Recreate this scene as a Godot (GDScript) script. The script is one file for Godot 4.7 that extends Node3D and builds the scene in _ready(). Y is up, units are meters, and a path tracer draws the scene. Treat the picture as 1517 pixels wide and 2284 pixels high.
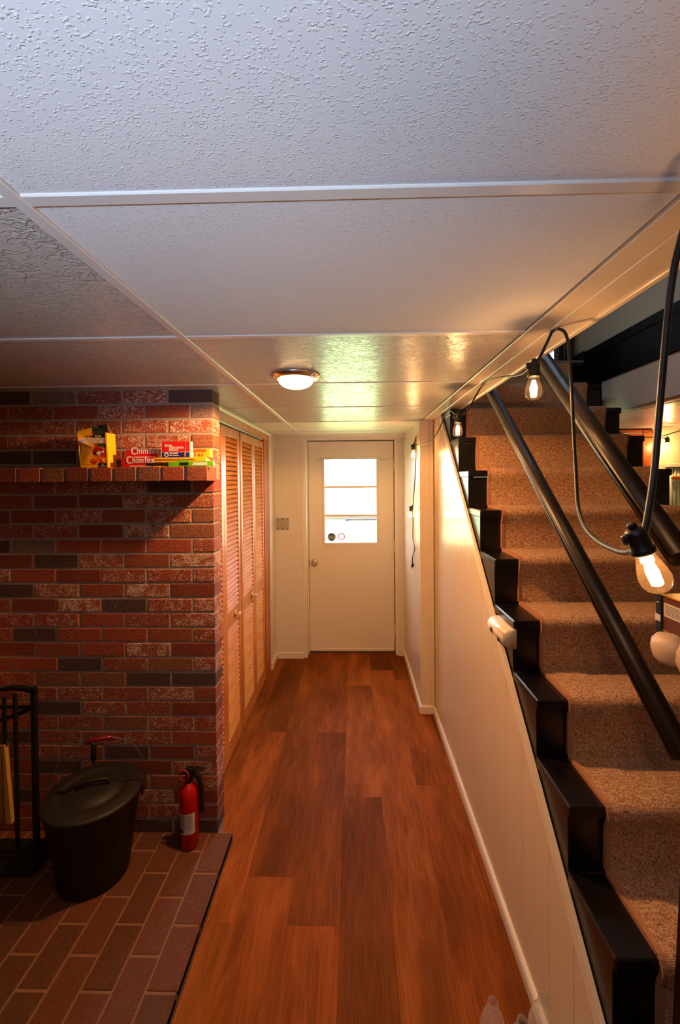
extends Node3D
# A low basement passage: brick chimney and hearth, louvred closet, outside door, carpeted stair, string lights.
const CE := 2.081            # ceiling height
const EYE := 1.66467
var M := {}                  # materials
var rng := RandomNumberGenerator.new()

# ---------------------------------------------------------------- mesh helpers
func S(smooth := false) -> SurfaceTool:
	var st := SurfaceTool.new()
	st.begin(Mesh.PRIMITIVE_TRIANGLES)
	st.set_smooth_group(0 if smooth else -1)
	return st

func face(st: SurfaceTool, p: Array, c: Vector3, uv: Array = []) -> void:
	var n: Vector3 = (p[1] - p[0]).cross(p[2] - p[0])
	var mid := Vector3.ZERO
	for v in p: mid += v
	mid /= p.size()
	var flip: bool = n.dot(mid - c) > 0.0
	for i in range(1, p.size() - 1):
		var t := [0, i + 1, i] if flip else [0, i, i + 1]
		for k in t:
			if uv.size(): st.set_uv(uv[k])
			st.add_vertex(p[k])

func box(st: SurfaceTool, a: Vector3, b: Vector3, xf := Transform3D()) -> void:
	var v := []
	for i in 8: v.append(xf * Vector3(b.x if i & 1 else a.x, b.y if i & 2 else a.y, b.z if i & 4 else a.z))
	var c: Vector3 = xf * ((a + b) * 0.5)
	for q in [[0, 1, 3, 2], [4, 5, 7, 6], [0, 1, 5, 4], [2, 3, 7, 6], [0, 2, 6, 4], [1, 3, 7, 5]]:
		face(st, [v[q[0]], v[q[1]], v[q[2]], v[q[3]]], c)

# chamfered box: a, b are opposite corners
func cbox(st: SurfaceTool, a: Vector3, b: Vector3, ch: float, xf := Transform3D()) -> void:
	var c := (a + b) * 0.5
	var h := (b - a).abs() * 0.5
	ch = minf(ch, minf(h.x, minf(h.y, h.z)) * 0.95)
	var V := func(sx: int, sy: int, sz: int, ax: int) -> Vector3:
		var q := Vector3(sx * (h.x - (0.0 if ax == 0 else ch)), sy * (h.y - (0.0 if ax == 1 else ch)), sz * (h.z - (0.0 if ax == 2 else ch)))
		return xf * (c + q)
	var o: Vector3 = xf * c
	for s in [-1, 1]:
		face(st, [V.call(s, -1, -1, 0), V.call(s, 1, -1, 0), V.call(s, 1, 1, 0), V.call(s, -1, 1, 0)], o)
		face(st, [V.call(-1, s, -1, 1), V.call(1, s, -1, 1), V.call(1, s, 1, 1), V.call(-1, s, 1, 1)], o)
		face(st, [V.call(-1, -1, s, 2), V.call(1, -1, s, 2), V.call(1, 1, s, 2), V.call(-1, 1, s, 2)], o)
		for t in [-1, 1]:
			face(st, [V.call(s, t, -1, 0), V.call(s, t, 1, 0), V.call(s, t, 1, 1), V.call(s, t, -1, 1)], o)
			face(st, [V.call(-1, s, t, 1), V.call(1, s, t, 1), V.call(1, s, t, 2), V.call(-1, s, t, 2)], o)
			face(st, [V.call(s, -1, t, 0), V.call(s, 1, t, 0), V.call(s, 1, t, 2), V.call(s, -1, t, 2)], o)
			for u in [-1, 1]:
				face(st, [V.call(s, t, u, 0), V.call(s, t, u, 1), V.call(s, t, u, 2)], o)

# polygon in a plane, extruded: f maps (Vector2, depth) to a point
func prism(st: SurfaceTool, poly: Array, d0: float, d1: float, f: Callable) -> void:
	var pk := PackedVector2Array(poly)
	var tri := Geometry2D.triangulate_polygon(pk)
	var cw := Geometry2D.is_polygon_clockwise(pk)
	var e0: Vector3 = f.call(Vector2.ZERO, d0)
	var e1: Vector3 = f.call(Vector2.ZERO, d1)
	var dirn := e1 - e0
	for k in range(0, tri.size(), 3):
		for dd in [[d0, e0 - dirn], [d1, e1 + dirn]]:
			var a: Vector3 = f.call(pk[tri[k]], dd[0])
			var b: Vector3 = f.call(pk[tri[k + 1]], dd[0])
			var c: Vector3 = f.call(pk[tri[k + 2]], dd[0])
			var inside: Vector3 = (a + b + c) / 3.0 + (dirn if dd[0] == d0 else -dirn)
			face(st, [a, b, c], inside)
	for i in pk.size():
		var p := pk[i]
		var q := pk[(i + 1) % pk.size()]
		var nrm := (q - p).orthogonal().normalized() * (1.0 if cw else -1.0)   # points inward or outward; resolved below
		var inside2 := (p + q) * 0.5 + nrm * 0.0005
		if not Geometry2D.is_point_in_polygon(inside2, pk): inside2 = (p + q) * 0.5 - nrm * 0.0005
		face(st, [f.call(p, d0), f.call(q, d0), f.call(q, d1), f.call(p, d1)], f.call(inside2, (d0 + d1) * 0.5))

func tube(st: SurfaceTool, pts: Array, r: float, n := 8, caps := true, rads: Array = []) -> void:
	var up := Vector3(0.13, 1, 0.21).normalized()
	var rings := []
	for i in pts.size():
		var a: Vector3 = pts[maxi(i - 1, 0)]
		var b: Vector3 = pts[mini(i + 1, pts.size() - 1)]
		var d := (b - a).normalized()
		var s := d.cross(up)
		if s.length() < 0.05: s = d.cross(Vector3(1, 0, 0.1))
		s = s.normalized()
		var u := s.cross(d).normalized()
		up = u
		var rr: float = rads[i] if rads.size() else r
		var ring := []
		for k in n:
			var w := TAU * k / n
			ring.append(pts[i] + (s * cos(w) + u * sin(w)) * rr)
		rings.append(ring)
	for i in rings.size() - 1:
		var c: Vector3 = (pts[i] + pts[i + 1]) * 0.5
		for k in n:
			var k2 := (k + 1) % n
			face(st, [rings[i][k], rings[i][k2], rings[i + 1][k2], rings[i + 1][k]], c)
	if caps:
		face(st, rings[0], pts[1])
		face(st, rings[-1], pts[-2])

func smooth_path(pts: Array, sub := 6) -> Array:
	var out := []
	for i in pts.size() - 1:
		var p0: Vector3 = pts[maxi(i - 1, 0)]
		var p3: Vector3 = pts[mini(i + 2, pts.size() - 1)]
		for k in sub:
			out.append(pts[i].cubic_interpolate(pts[i + 1], p0, p3, float(k) / sub))
	out.append(pts[-1])
	return out

func lathe(st: SurfaceTool, prof: Array, seg := 24, xf := Transform3D(), ripple := 0.0, nrip := 0) -> void:
	var P := func(v: Vector2, k: int) -> Vector3:
		var w := TAU * k / seg
		var r: float = v.x * (1.0 + ripple * cos(w * nrip))
		return xf * Vector3(r * cos(w), v.y, r * sin(w))
	for i in prof.size() - 1:
		var a: Vector2 = prof[i]
		var b: Vector2 = prof[i + 1]
		var t := b - a
		for k in seg:
			var p := [P.call(a, k), P.call(a, k + 1), P.call(b, k + 1), P.call(b, k)]
			var mid: Vector3 = (p[0] + p[1] + p[2] + p[3]) * 0.25
			var w := TAU * (k + 0.5) / seg
			var out: Vector3 = (xf.basis * Vector3(t.y * cos(w), -t.x, t.y * sin(w))).normalized()
			if a.x < 1e-6: p = [p[0], p[2], p[3]]
			elif b.x < 1e-6: p = [p[0], p[1], p[2]]
			face(st, p, mid - out)

func align(at: Vector3, yaxis: Vector3) -> Transform3D:
	var y := yaxis.normalized()
	var x := y.cross(Vector3(0.02, 0.1, 1)).normalized()
	return Transform3D(Basis(x, y, x.cross(y)), at)

func commit(st: SurfaceTool) -> ArrayMesh:
	st.generate_normals()
	return st.commit()

# ---------------------------------------------------------------- node helpers
var used := {}
func numbered(n: String) -> String:
	used[n] = used.get(n, 0) + 1
	return n if used[n] == 1 else "%s_%03d" % [n, used[n] - 1]

func tag(o: Node3D, label: String, cat: String, group := "") -> Node3D:
	o.set_meta("label", label); o.set_meta("category", cat)
	if group: o.set_meta("group", group)
	return o

func thing(n: String, label: String, cat: String, at := Vector3.ZERO, group := "") -> Node3D:
	var o := Node3D.new()
	o.name = numbered(n); add_child(o, true); o.position = at
	return tag(o, label, cat, group)

func put(n: String, mesh: Mesh, mat: Material, parent: Node = null) -> MeshInstance3D:
	var o := MeshInstance3D.new()
	o.name = numbered(n) if parent == null else n
	o.mesh = mesh
	o.material_override = mat
	(self if parent == null else parent).add_child(o, true)
	return o

func obj(n: String, st: SurfaceTool, mat: Material, parent: Node = null) -> MeshInstance3D:
	return put(n, commit(st), mat, parent)

func struct(n: String, st: SurfaceTool, mat: Material) -> MeshInstance3D:
	var o := obj(n, st, mat)
	o.set_meta("kind", "structure")
	return o

func slab(n: String, a: Vector3, b: Vector3, mat: Material, ch := 0.0) -> MeshInstance3D:
	var st := S()
	if ch > 0.0: cbox(st, a, b, ch)
	else: box(st, a, b)
	return struct(n, st, mat)

func letters(text: String, h: float, at: Vector3, mat: Material, parent: Node, bold := true, squeeze := 1.0, basis := Basis(), depth := 0.0006) -> MeshInstance3D:
	var tm := TextMesh.new()
	var f := SystemFont.new()
	f.font_names = PackedStringArray(["Droid Sans"])
	if bold: f.font_weight = 700
	tm.font = f
	tm.text = text
	tm.font_size = 24
	tm.pixel_size = h / 17.0
	tm.depth = depth
	tm.curve_step = 2.0
	tm.horizontal_alignment = HORIZONTAL_ALIGNMENT_LEFT
	tm.vertical_alignment = VERTICAL_ALIGNMENT_BOTTOM
	var o := put("lettering", tm, mat, parent)
	o.transform = Transform3D(basis * Basis.from_scale(Vector3(squeeze, 1, 1)), at)
	return o

# ---------------------------------------------------------------- textures and materials
func mat(n: String, c: Color, rough := 0.6, metal := 0.0) -> StandardMaterial3D:
	var m := StandardMaterial3D.new()
	m.resource_name = n
	m.albedo_color = c
	m.roughness = rough
	m.metallic = metal
	M[n] = m
	return m

func tri(m: StandardMaterial3D, s: Vector3, world := true) -> StandardMaterial3D:
	m.uv1_triplanar = true
	m.uv1_world_triplanar = world
	m.uv1_triplanar_sharpness = 8.0
	m.uv1_scale = s
	return m

func relief(m: StandardMaterial3D, t: Texture2D, cm: float) -> StandardMaterial3D:
	m.heightmap_enabled = true
	m.heightmap_texture = t
	m.heightmap_scale = cm
	return m

func noise_tex(size: int, freq: float, oct := 4) -> NoiseTexture2D:
	var n := FastNoiseLite.new()
	n.seed = 5; n.frequency = freq; n.fractal_octaves = oct
	var t := NoiseTexture2D.new()
	t.width = size; t.height = size; t.seamless = true; t.noise = n
	return t

func stroke(im: Image, x: float, y: float, dx: float, dy: float, n: int, w: int, c: Color) -> void:
	var sz := im.get_width()
	for i in n:
		im.fill_rect(Rect2i(posmod(int(x), sz), posmod(int(y), sz), w, w), c)
		x += dx; y += dy

func fissure_tex() -> ImageTexture:            # short worm-like flecks, some pits and some raised grains
	var im := Image.create(1024, 1024, false, Image.FORMAT_RGB8)
	im.fill(Color(0.5, 0.5, 0.5))
	for i in 5200:
		im.fill_rect(Rect2i(rng.randi() % 1024, rng.randi() % 1024, 1 + rng.randi() % 3, 1 + rng.randi() % 2), Color.from_hsv(0, 0, rng.randf_range(0.4, 0.62)))
	for i in 4200:
		var v := rng.randf_range(0.05, 0.3) if i % 4 == 0 else rng.randf_range(0.78, 1.0)
		var a := rng.randf_range(-0.5, 0.5)
		var x := rng.randf() * 1024.0
		var y := rng.randf() * 1024.0
		for k in 1 + rng.randi() % 3:
			var n := 1 + rng.randi() % 5
			stroke(im, x, y, cos(a), sin(a), n, 2 + rng.randi() % 4, Color(v, v, v))
			x += cos(a) * n; y += sin(a) * n; a += rng.randf_range(-1.0, 1.0)
	return ImageTexture.create_from_image(im)

func meander_tex() -> ImageTexture:            # long wandering ridges and creases
	var im := Image.create(1024, 1024, false, Image.FORMAT_RGB8)
	im.fill(Color(0.5, 0.5, 0.5))
	for i in 2600:
		var v := rng.randf_range(0.78, 1.0) if i % 5 < 3 else rng.randf_range(0.0, 0.25)
		var a := rng.randf_range(-0.6, 0.6)
		var x := rng.randf() * 1024.0
		var y := rng.randf() * 1024.0
		for k in 2 + rng.randi() % 7:
			var n := 4 + rng.randi() % 9
			stroke(im, x, y, cos(a), sin(a), n, 3 + i % 2, Color(v, v, v))
			x += cos(a) * n; y += sin(a) * n; a = clampf(a + rng.randf_range(-0.9, 0.9), -1.2, 1.2)
	return ImageTexture.create_from_image(im)

func speckle_tex(base: Color, count: int, seed_: int) -> ImageTexture:
	var im := Image.create(512, 512, false, Image.FORMAT_RGB8)
	var n := FastNoiseLite.new()
	n.seed = seed_; n.frequency = 0.012
	var n2 := FastNoiseLite.new()
	n2.seed = seed_ + 9; n2.frequency = 0.06
	for y in range(0, 512, 2):
		for x in range(0, 512, 2):
			var k := 1.0 + 0.22 * n2.get_noise_2d(x, y) + 0.12 * n.get_noise_2d(x * 2.0, y * 5.0) + rng.randf_range(-0.05, 0.05)
			im.fill_rect(Rect2i(x, y, 2, 2), Color(base.r * k, base.g * k, base.b * k))
	var put_ := 0
	var tries := 0
	while put_ < count and tries < count * 6:
		tries += 1
		var x := rng.randi() % 508
		var y := rng.randi() % 508
		if n.get_noise_2d(x, y) * 1.6 + rng.randf() * 0.9 < 0.3: continue
		put_ += 1
		var k2 := rng.randf_range(0.62, 0.86)
		var c := Color(k2, k2 * 0.92, k2 * 0.86)
		var w := 1 + rng.randi() % 4
		im.fill_rect(Rect2i(x, y, w + rng.randi() % 3, w), c)
		if rng.randf() < 0.4: im.fill_rect(Rect2i(x + 2, y + 1, w, 1 + rng.randi() % 3), c)
	return ImageTexture.create_from_image(im)

func grain_tex(w: int, h: int, a: Color, b: Color, rings: float, seed_: int) -> ImageTexture:
	var im := Image.create(w, h, false, Image.FORMAT_RGB8)
	var n := FastNoiseLite.new()
	n.seed = seed_; n.frequency = 1.0; n.fractal_octaves = 2
	for y in h:
		var ty := float(y) / h
		var ang := TAU * ty
		for x in w:
			var tx := float(x) / w
			var low := n.get_noise_3d(tx * 3.0, cos(ang) * 0.35, sin(ang) * 0.35)
			var low2 := n.get_noise_3d((tx - 1.0) * 3.0, cos(ang) * 0.35, sin(ang) * 0.35)
			low = lerpf(low, low2, smoothstep(0.75, 1.0, tx))
			var fib := n.get_noise_3d(tx * 90.0, cos(ang) * 1.6, sin(ang) * 1.6 + 7.0)
			var ring := 0.5 + 0.5 * sin((tx * rings + low * rings * 0.28) * TAU)
			var t := clampf(0.47 + 0.62 * low + 0.16 * (pow(ring, 3.0) - 0.3) + 0.42 * fib, 0.0, 1.0)
			im.set_pixel(x, y, a.lerp(b, t))
	return ImageTexture.create_from_image(im)

func carpet_texs() -> Array:
	var im := Image.create(256, 256, false, Image.FORMAT_RGB8)
	var hm := Image.create(256, 256, false, Image.FORMAT_RGB8)
	var cols := [Color(0.76, 0.55, 0.41), Color(0.70, 0.48, 0.34), Color(0.62, 0.39, 0.27), Color(0.80, 0.64, 0.52), Color(0.84, 0.73, 0.62), Color(0.50, 0.32, 0.23), Color(0.74, 0.59, 0.40)]
	for cy in 64:
		for cx in 64:
			var c: Color = cols[[0, 0, 1, 1, 2, 3, 4, 5, 6, 0, 3][rng.randi() % 11]]
			var top := rng.randf_range(0.7, 1.0)
			for j in 4:
				for i in 4:
					var u := (i - 1.5) / 2.0
					var v := (j - 1.5) / 2.0
					var hgt := clampf(top * (1.0 - 0.55 * (u * u + v * v)), 0.0, 1.0)
					hm.set_pixel(cx * 4 + i, cy * 4 + j, Color(hgt, hgt, hgt))
					var k := rng.randf_range(0.9, 1.08)
					im.set_pixel(cx * 4 + i, cy * 4 + j, Color(c.r * k, c.g * k, c.b * k))
	im.resize(168, 168, Image.INTERPOLATE_BILINEAR)
	im.resize(512, 512, Image.INTERPOLATE_CUBIC)
	hm.resize(512, 512, Image.INTERPOLATE_CUBIC)
	return [ImageTexture.create_from_image(im), ImageTexture.create_from_image(hm)]

func materials() -> void:
	var fine := noise_tex(512, 0.05)
	var fiss := fissure_tex()
	var meand := meander_tex()
	var t1 := tri(mat("tile_fissured", Color(0.84, 0.83, 0.82), 0.8), Vector3(2.7, 2.7, 2.7))
	relief(t1, fiss, 0.09)
	var t2 := tri(mat("tile_meander", Color(0.76, 0.73, 0.69), 0.27), Vector3(1.65, 1.65, 1.65))
	relief(t2, meand, 0.55)
	mat("tile_plain", Color(0.86, 0.81, 0.74), 0.4)
	mat("grid_white", Color(0.82, 0.79, 0.76), 0.35)
	mat("cream_gloss", Color(0.86, 0.80, 0.72), 0.30)
	var wp := tri(mat("wall_panel", Color(0.85, 0.77, 0.66), 0.25), Vector3(4, 4, 4))
	relief(wp, fine, 0.03)
	var dp := tri(mat("door_paint", Color(0.88, 0.84, 0.79), 0.42), Vector3(6, 6, 6))
	relief(dp, fine, 0.03)
	var wr := tri(mat("wall_rough", Color(0.89, 0.86, 0.83), 0.6), Vector3(14, 14, 14))
	relief(wr, fine, 0.15)
	mat("trim_white", Color(0.88, 0.84, 0.78), 0.4)
	mat("upper_wall", Color(0.66, 0.62, 0.54), 0.7)
	mat("black_dull", Color(0.045, 0.03, 0.035), 0.5).metallic_specular = 0.2
	mat("fascia_white", Color(0.74, 0.69, 0.64), 0.5)
	mat("dull", Color(0.5, 0.46, 0.42), 0.8)
	mat("black_gloss", Color(0.05, 0.035, 0.045), 0.3)
	mat("rail_metal", Color(0.12, 0.075, 0.05), 0.4, 0.15)
	# bricks
	var bh := noise_tex(512, 0.08, 5)
	var base := {"R": Color(0.56, 0.255, 0.175), "D": Color(0.29, 0.21, 0.195), "B": Color(0.49, 0.30, 0.21), "G": Color(0.47, 0.37, 0.34), "s": Color(0.52, 0.26, 0.19), "S": Color(0.54, 0.25, 0.175), "W": Color(0.55, 0.27, 0.19), "X": Color(0.56, 0.30, 0.22), "P": Color(0.32, 0.175, 0.09)}
	var cnt := {"R": 12, "D": 20, "B": 60, "G": 350, "s": 1500, "S": 4000, "W": 7500, "X": 13000, "P": 2}
	for k in base:
		var m := tri(mat("brick_" + k, Color.WHITE, 0.8), Vector3(2.2, 2.2, 2.2))
		m.albedo_texture = speckle_tex(base[k], cnt[k], 20 + k.unicode_at(0))
		relief(m, bh, 0.13)
	relief(tri(mat("mortar", Color(0.58, 0.53, 0.50), 0.9), Vector3(6, 6, 6)), bh, 0.12)
	for i in 3:
		var m: StandardMaterial3D = M.brick_R.duplicate()
		m.albedo_color = [Color(0.92, 1.02, 0.98), Color(1.0, 1.0, 1.0), Color(0.82, 0.82, 0.84)][i]
		m.uv1_offset = Vector3(0.3 * i, 0.2 * i, 0.1)
		M["brick_R%d" % i] = m
		var p: StandardMaterial3D = M.brick_P.duplicate()
		p.albedo_color = [Color(1.14, 1.05, 0.92), Color(1.04, 0.98, 0.88), Color(1.18, 1.07, 0.92)][i]
		p.uv1_offset = Vector3(0.37 * i, 0.2, 0.41 * i)
		M["paver_%d" % i] = p
	relief(tri(mat("paver_joint", Color(0.54, 0.38, 0.27), 0.9), Vector3(6, 6, 6)), bh, 0.2)
	# wood
	var g1 := grain_tex(256, 384, Color(0.43, 0.225, 0.075), Color(0.63, 0.355, 0.14), 8.0, 3)
	for i in 6:
		var m := tri(mat("plank_%d" % i, [Color(1, 1, 1), Color(0.86, 0.84, 0.82), Color(1.06, 1.03, 1.0), Color(0.93, 0.9, 0.88), Color(0.8, 0.79, 0.78), Color(1.0, 0.96, 0.92)][i], 0.6), Vector3(1.9, 1.9, 0.62))
		m.albedo_texture = g1
		m.metallic_specular = 0.15
		m.uv1_offset = Vector3(0.17 * i + 0.05, 0, 0.31 * i)
		relief(m, g1, 0.03)
	var g2 := grain_tex(192, 256, Color(0.69, 0.38, 0.15), Color(0.80, 0.52, 0.25), 5.0, 8)
	var pn := tri(mat("pine", Color.WHITE, 0.45), Vector3(3.0, 0.9, 3.0))
	pn.albedo_texture = g2
	pn.clearcoat_enabled = true; pn.clearcoat = 0.3; pn.clearcoat_roughness = 0.25
	var pn2 := tri(mat("pine_slat", Color(1.04, 1.12, 1.2), 0.5), Vector3(0.9, 9.0, 1.2))
	pn2.albedo_texture = g2
	pn2.metallic_specular = 0.15
	var jb := tri(mat("pine_dark", Color(0.86, 0.72, 0.6), 0.4), Vector3(3.0, 0.8, 3.0))
	jb.albedo_texture = g2
	# carpet
	var ct := carpet_texs()
	var cp := tri(mat("carpet", Color(1.0, 1.0, 1.0), 0.95), Vector3(4.7, 4.7, 4.7))
	cp.albedo_texture = ct[0]
	relief(cp, ct[1], 0.3)
	cp.rim_enabled = true; cp.rim = 0.25; cp.rim_tint = 0.6
	mat("binding", Color(0.64, 0.44, 0.33), 0.8)
	# metals, plastics
	mat("nickel", Color(0.80, 0.77, 0.72), 0.28, 1.0)
	mat("wire", Color(0.36, 0.31, 0.28), 0.4, 0.6)
	mat("brass", Color(0.80, 0.62, 0.34), 0.25, 1.0)
	mat("chrome", Color(0.85, 0.85, 0.86), 0.12, 1.0)
	mat("steel", Color(0.66, 0.63, 0.60), 0.45, 0.3)
	mat("porcelain", Color(0.85, 0.76, 0.62), 0.2)
	mat("black_rubber", Color(0.05, 0.045, 0.04), 0.42)
	mat("black_iron", Color(0.035, 0.03, 0.032), 0.55, 0.2)
	var bk := tri(mat("bucket_black", Color(0.05, 0.045, 0.045), 0.5, 0.1), Vector3(5, 5, 5))
	relief(bk, fine, 0.05)
	var bl := tri(mat("bucket_lid", Color(0.12, 0.10, 0.09), 0.55, 0.1), Vector3(5, 5, 5))
	relief(bl, fine, 0.04)
	mat("red_gloss", Color(0.68, 0.03, 0.03), 0.22)
	mat("red_dark", Color(0.42, 0.03, 0.04), 0.25)
	mat("red_print", Color(0.80, 0.07, 0.07), 0.45)
	mat("yellow_print", Color(0.95, 0.68, 0.06), 0.45)
	mat("yellow_plain", Color(0.93, 0.66, 0.04), 0.5)
	mat("blue_print", Color(0.10, 0.13, 0.50), 0.45)
	mat("white_print", Color(0.88, 0.84, 0.84), 0.5)
	mat("cardboard", Color(0.72, 0.58, 0.45), 0.8)
	mat("ink", Color(0.06, 0.05, 0.06), 0.6)
	mat("ink_brown", Color(0.42, 0.24, 0.06), 0.6)
	mat("ink_orange", Color(0.82, 0.25, 0.06), 0.6)
	mat("lime", Color(0.42, 0.72, 0.08), 0.3)
	mat("white_plastic", Color(0.86, 0.80, 0.73), 0.35)
	mat("egg_plastic", Color(0.72, 0.62, 0.55), 0.45)
	mat("shadow_grey", Color(0.30, 0.27, 0.25), 0.6)
	mat("paper_label", Color(0.74, 0.71, 0.69), 0.55)
	mat("brown_metal", Color(0.34, 0.17, 0.10), 0.5)
	mat("straw", Color(0.72, 0.52, 0.22), 0.8)
	mat("aluminium", Color(0.74, 0.75, 0.74), 0.35, 0.8)
	mat("sticker_green", Color(0.16, 0.25, 0.24), 0.5)
	for q in [["sticker_clear", Color(0.92, 0.9, 0.9)], ["red_film", Color(0.85, 0.25, 0.25)]]:
		var sk := mat(q[0], q[1], 0.5)
		sk.backlight_enabled = true; sk.backlight = Color(1, 1, 1) if q[0] == "sticker_clear" else Color(0.9, 0.3, 0.3)
	mat("sticker_tan", Color(0.55, 0.50, 0.36), 0.5)
	mat("dark_door", Color(0.07, 0.05, 0.035), 0.14)
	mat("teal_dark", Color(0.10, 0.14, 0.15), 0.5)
	mat("grass", Color(0.52, 0.60, 0.36), 0.95)
	mat("brown_frame", Color(0.17, 0.09, 0.055), 0.5)
	mat("strip_metal", Color(0.62, 0.58, 0.54), 0.4, 0.5)
	mat("curtain_white", Color(0.92, 0.93, 0.86), 0.85)
	mat("curtain_green", Color(0.62, 0.76, 0.62), 0.85)
	var gl := mat("glass", Color(1, 1, 1, 0.06), 0.03)
	gl.transparency = BaseMaterial3D.TRANSPARENCY_ALPHA
	var gb := mat("bulb_glass", Color(1.0, 0.86, 0.7, 0.003), 0.0)
	gb.transparency = BaseMaterial3D.TRANSPARENCY_ALPHA
	var gc := mat("clear_plastic", Color(0.95, 0.97, 0.95, 0.2), 0.08)
	gc.transparency = BaseMaterial3D.TRANSPARENCY_ALPHA
	var fl := mat("filament", Color(1, 0.9, 0.7), 0.5)
	fl.emission_enabled = true; fl.emission = Color(1.0, 0.88, 0.66); fl.emission_energy_multiplier = 22.0
	var dm := mat("lamp_dome", Color(1, 0.95, 0.85), 0.4)
	dm.emission_enabled = true; dm.emission = Color(1.0, 0.83, 0.56); dm.emission_energy_multiplier = 6.0
	var bw := mat("uplight_bowl", Color(0.9, 0.95, 1.0), 0.4)
	bw.emission_enabled = true; bw.emission = Color(0.86, 0.93, 1.0); bw.emission_energy_multiplier = 2.0

# ---------------------------------------------------------------- lights
func omni(n: String, at: Vector3, c: Color, e: float, size: float, parent: Node = null) -> OmniLight3D:
	var l := OmniLight3D.new()
	l.name = n
	l.light_color = c; l.light_energy = e; l.light_size = size
	l.omni_range = 12.0; l.omni_attenuation = 2.0; l.shadow_enabled = true
	(self if parent == null else parent).add_child(l, true)
	l.position = at
	return l

const WARM := Color(1.0, 0.73, 0.45)

func _ready() -> void:
	rng.seed = 11
	# camera: level lens shift, 24 mm-ish view of a cropped frame
	var cam := Camera3D.new()
	cam.name = "camera"
	add_child(cam)
	var f := 956.0435
	var near := 0.05
	cam.set_frustum(near * 2284.0 / f, Vector2(-9.4868, -59.469) * near / f, near, 100.0)
	cam.transform = Transform3D(Basis(Vector3.UP, 0.0236) * Basis(Vector3.RIGHT, -0.0134) * Basis(Vector3.BACK, -0.0085), Vector3(0, EYE, 0))
	cam.current = true
	var we := WorldEnvironment.new()
	we.name = "environment"
	var env := Environment.new()
	env.background_mode = Environment.BG_SKY
	var sky := Sky.new()
	var sm := ProceduralSkyMaterial.new()
	sm.sky_top_color = Color(0.82, 0.90, 1.0); sm.sky_horizon_color = Color(1.0, 1.0, 0.98)
	sm.ground_bottom_color = Color(0.5, 0.55, 0.42); sm.ground_horizon_color = Color(0.9, 0.92, 0.85)
	sm.sky_energy_multiplier = 4.5; sm.ground_energy_multiplier = 3.0
	sky.sky_material = sm
	env.sky = sky
	env.ambient_light_source = Environment.AMBIENT_SOURCE_DISABLED
	env.tonemap_mode = Environment.TONE_MAPPER_LINEAR
	env.tonemap_exposure = 1.0
	env.sdfgi_enabled = true; env.ssao_enabled = true; env.ssil_enabled = true
	we.environment = env
	add_child(we)
	var sun := DirectionalLight3D.new()
	sun.name = "sun"
	sun.light_color = Color(1.0, 0.97, 0.9); sun.light_energy = 15.0; sun.light_angular_distance = 0.6; sun.shadow_enabled = true
	add_child(sun)
	sun.basis = Basis.looking_at(Vector3(0.25, -0.85, -0.5))   # from behind the house, onto the lawn
	var up := SpotLight3D.new()                                 # the cool torchiere behind the camera
	up.name = "torchiere_light"
	up.light_color = Color(0.77, 0.87, 1.0); up.light_energy = 4.5; up.spot_range = 8.0; up.spot_attenuation = 2.0
	up.spot_angle = 36.0; up.spot_angle_attenuation = 0.9; up.light_size = 0.12; up.shadow_enabled = true
	add_child(up)
	up.position = Vector3(-0.38, 1.52, 0.72)
	up.basis = Basis.looking_at(Vector3(0.04, 0.58, -0.81), Vector3.BACK)
	var win := AreaLight3D.new()                                # daylight in the upstairs window
	win.name = "upstairs_window_light"
	win.light_color = Color(0.90, 0.96, 1.0); win.light_energy = 0.9; win.area_size = Vector2(0.28, 0.28); win.shadow_enabled = true
	add_child(win)
	win.position = Vector3(-0.96, 3.44, -1.6)
	win.basis = Basis.looking_at(Vector3(1, -0.15, 0))
	materials()
	room()
	chimney()
	hearth()
	closet()
	entrance()
	stairs()
	upstairs()
	side_room()
	ceiling_lamp()
	strings()
	shelf_items()
	hearth_items()
	small_things()

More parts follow.
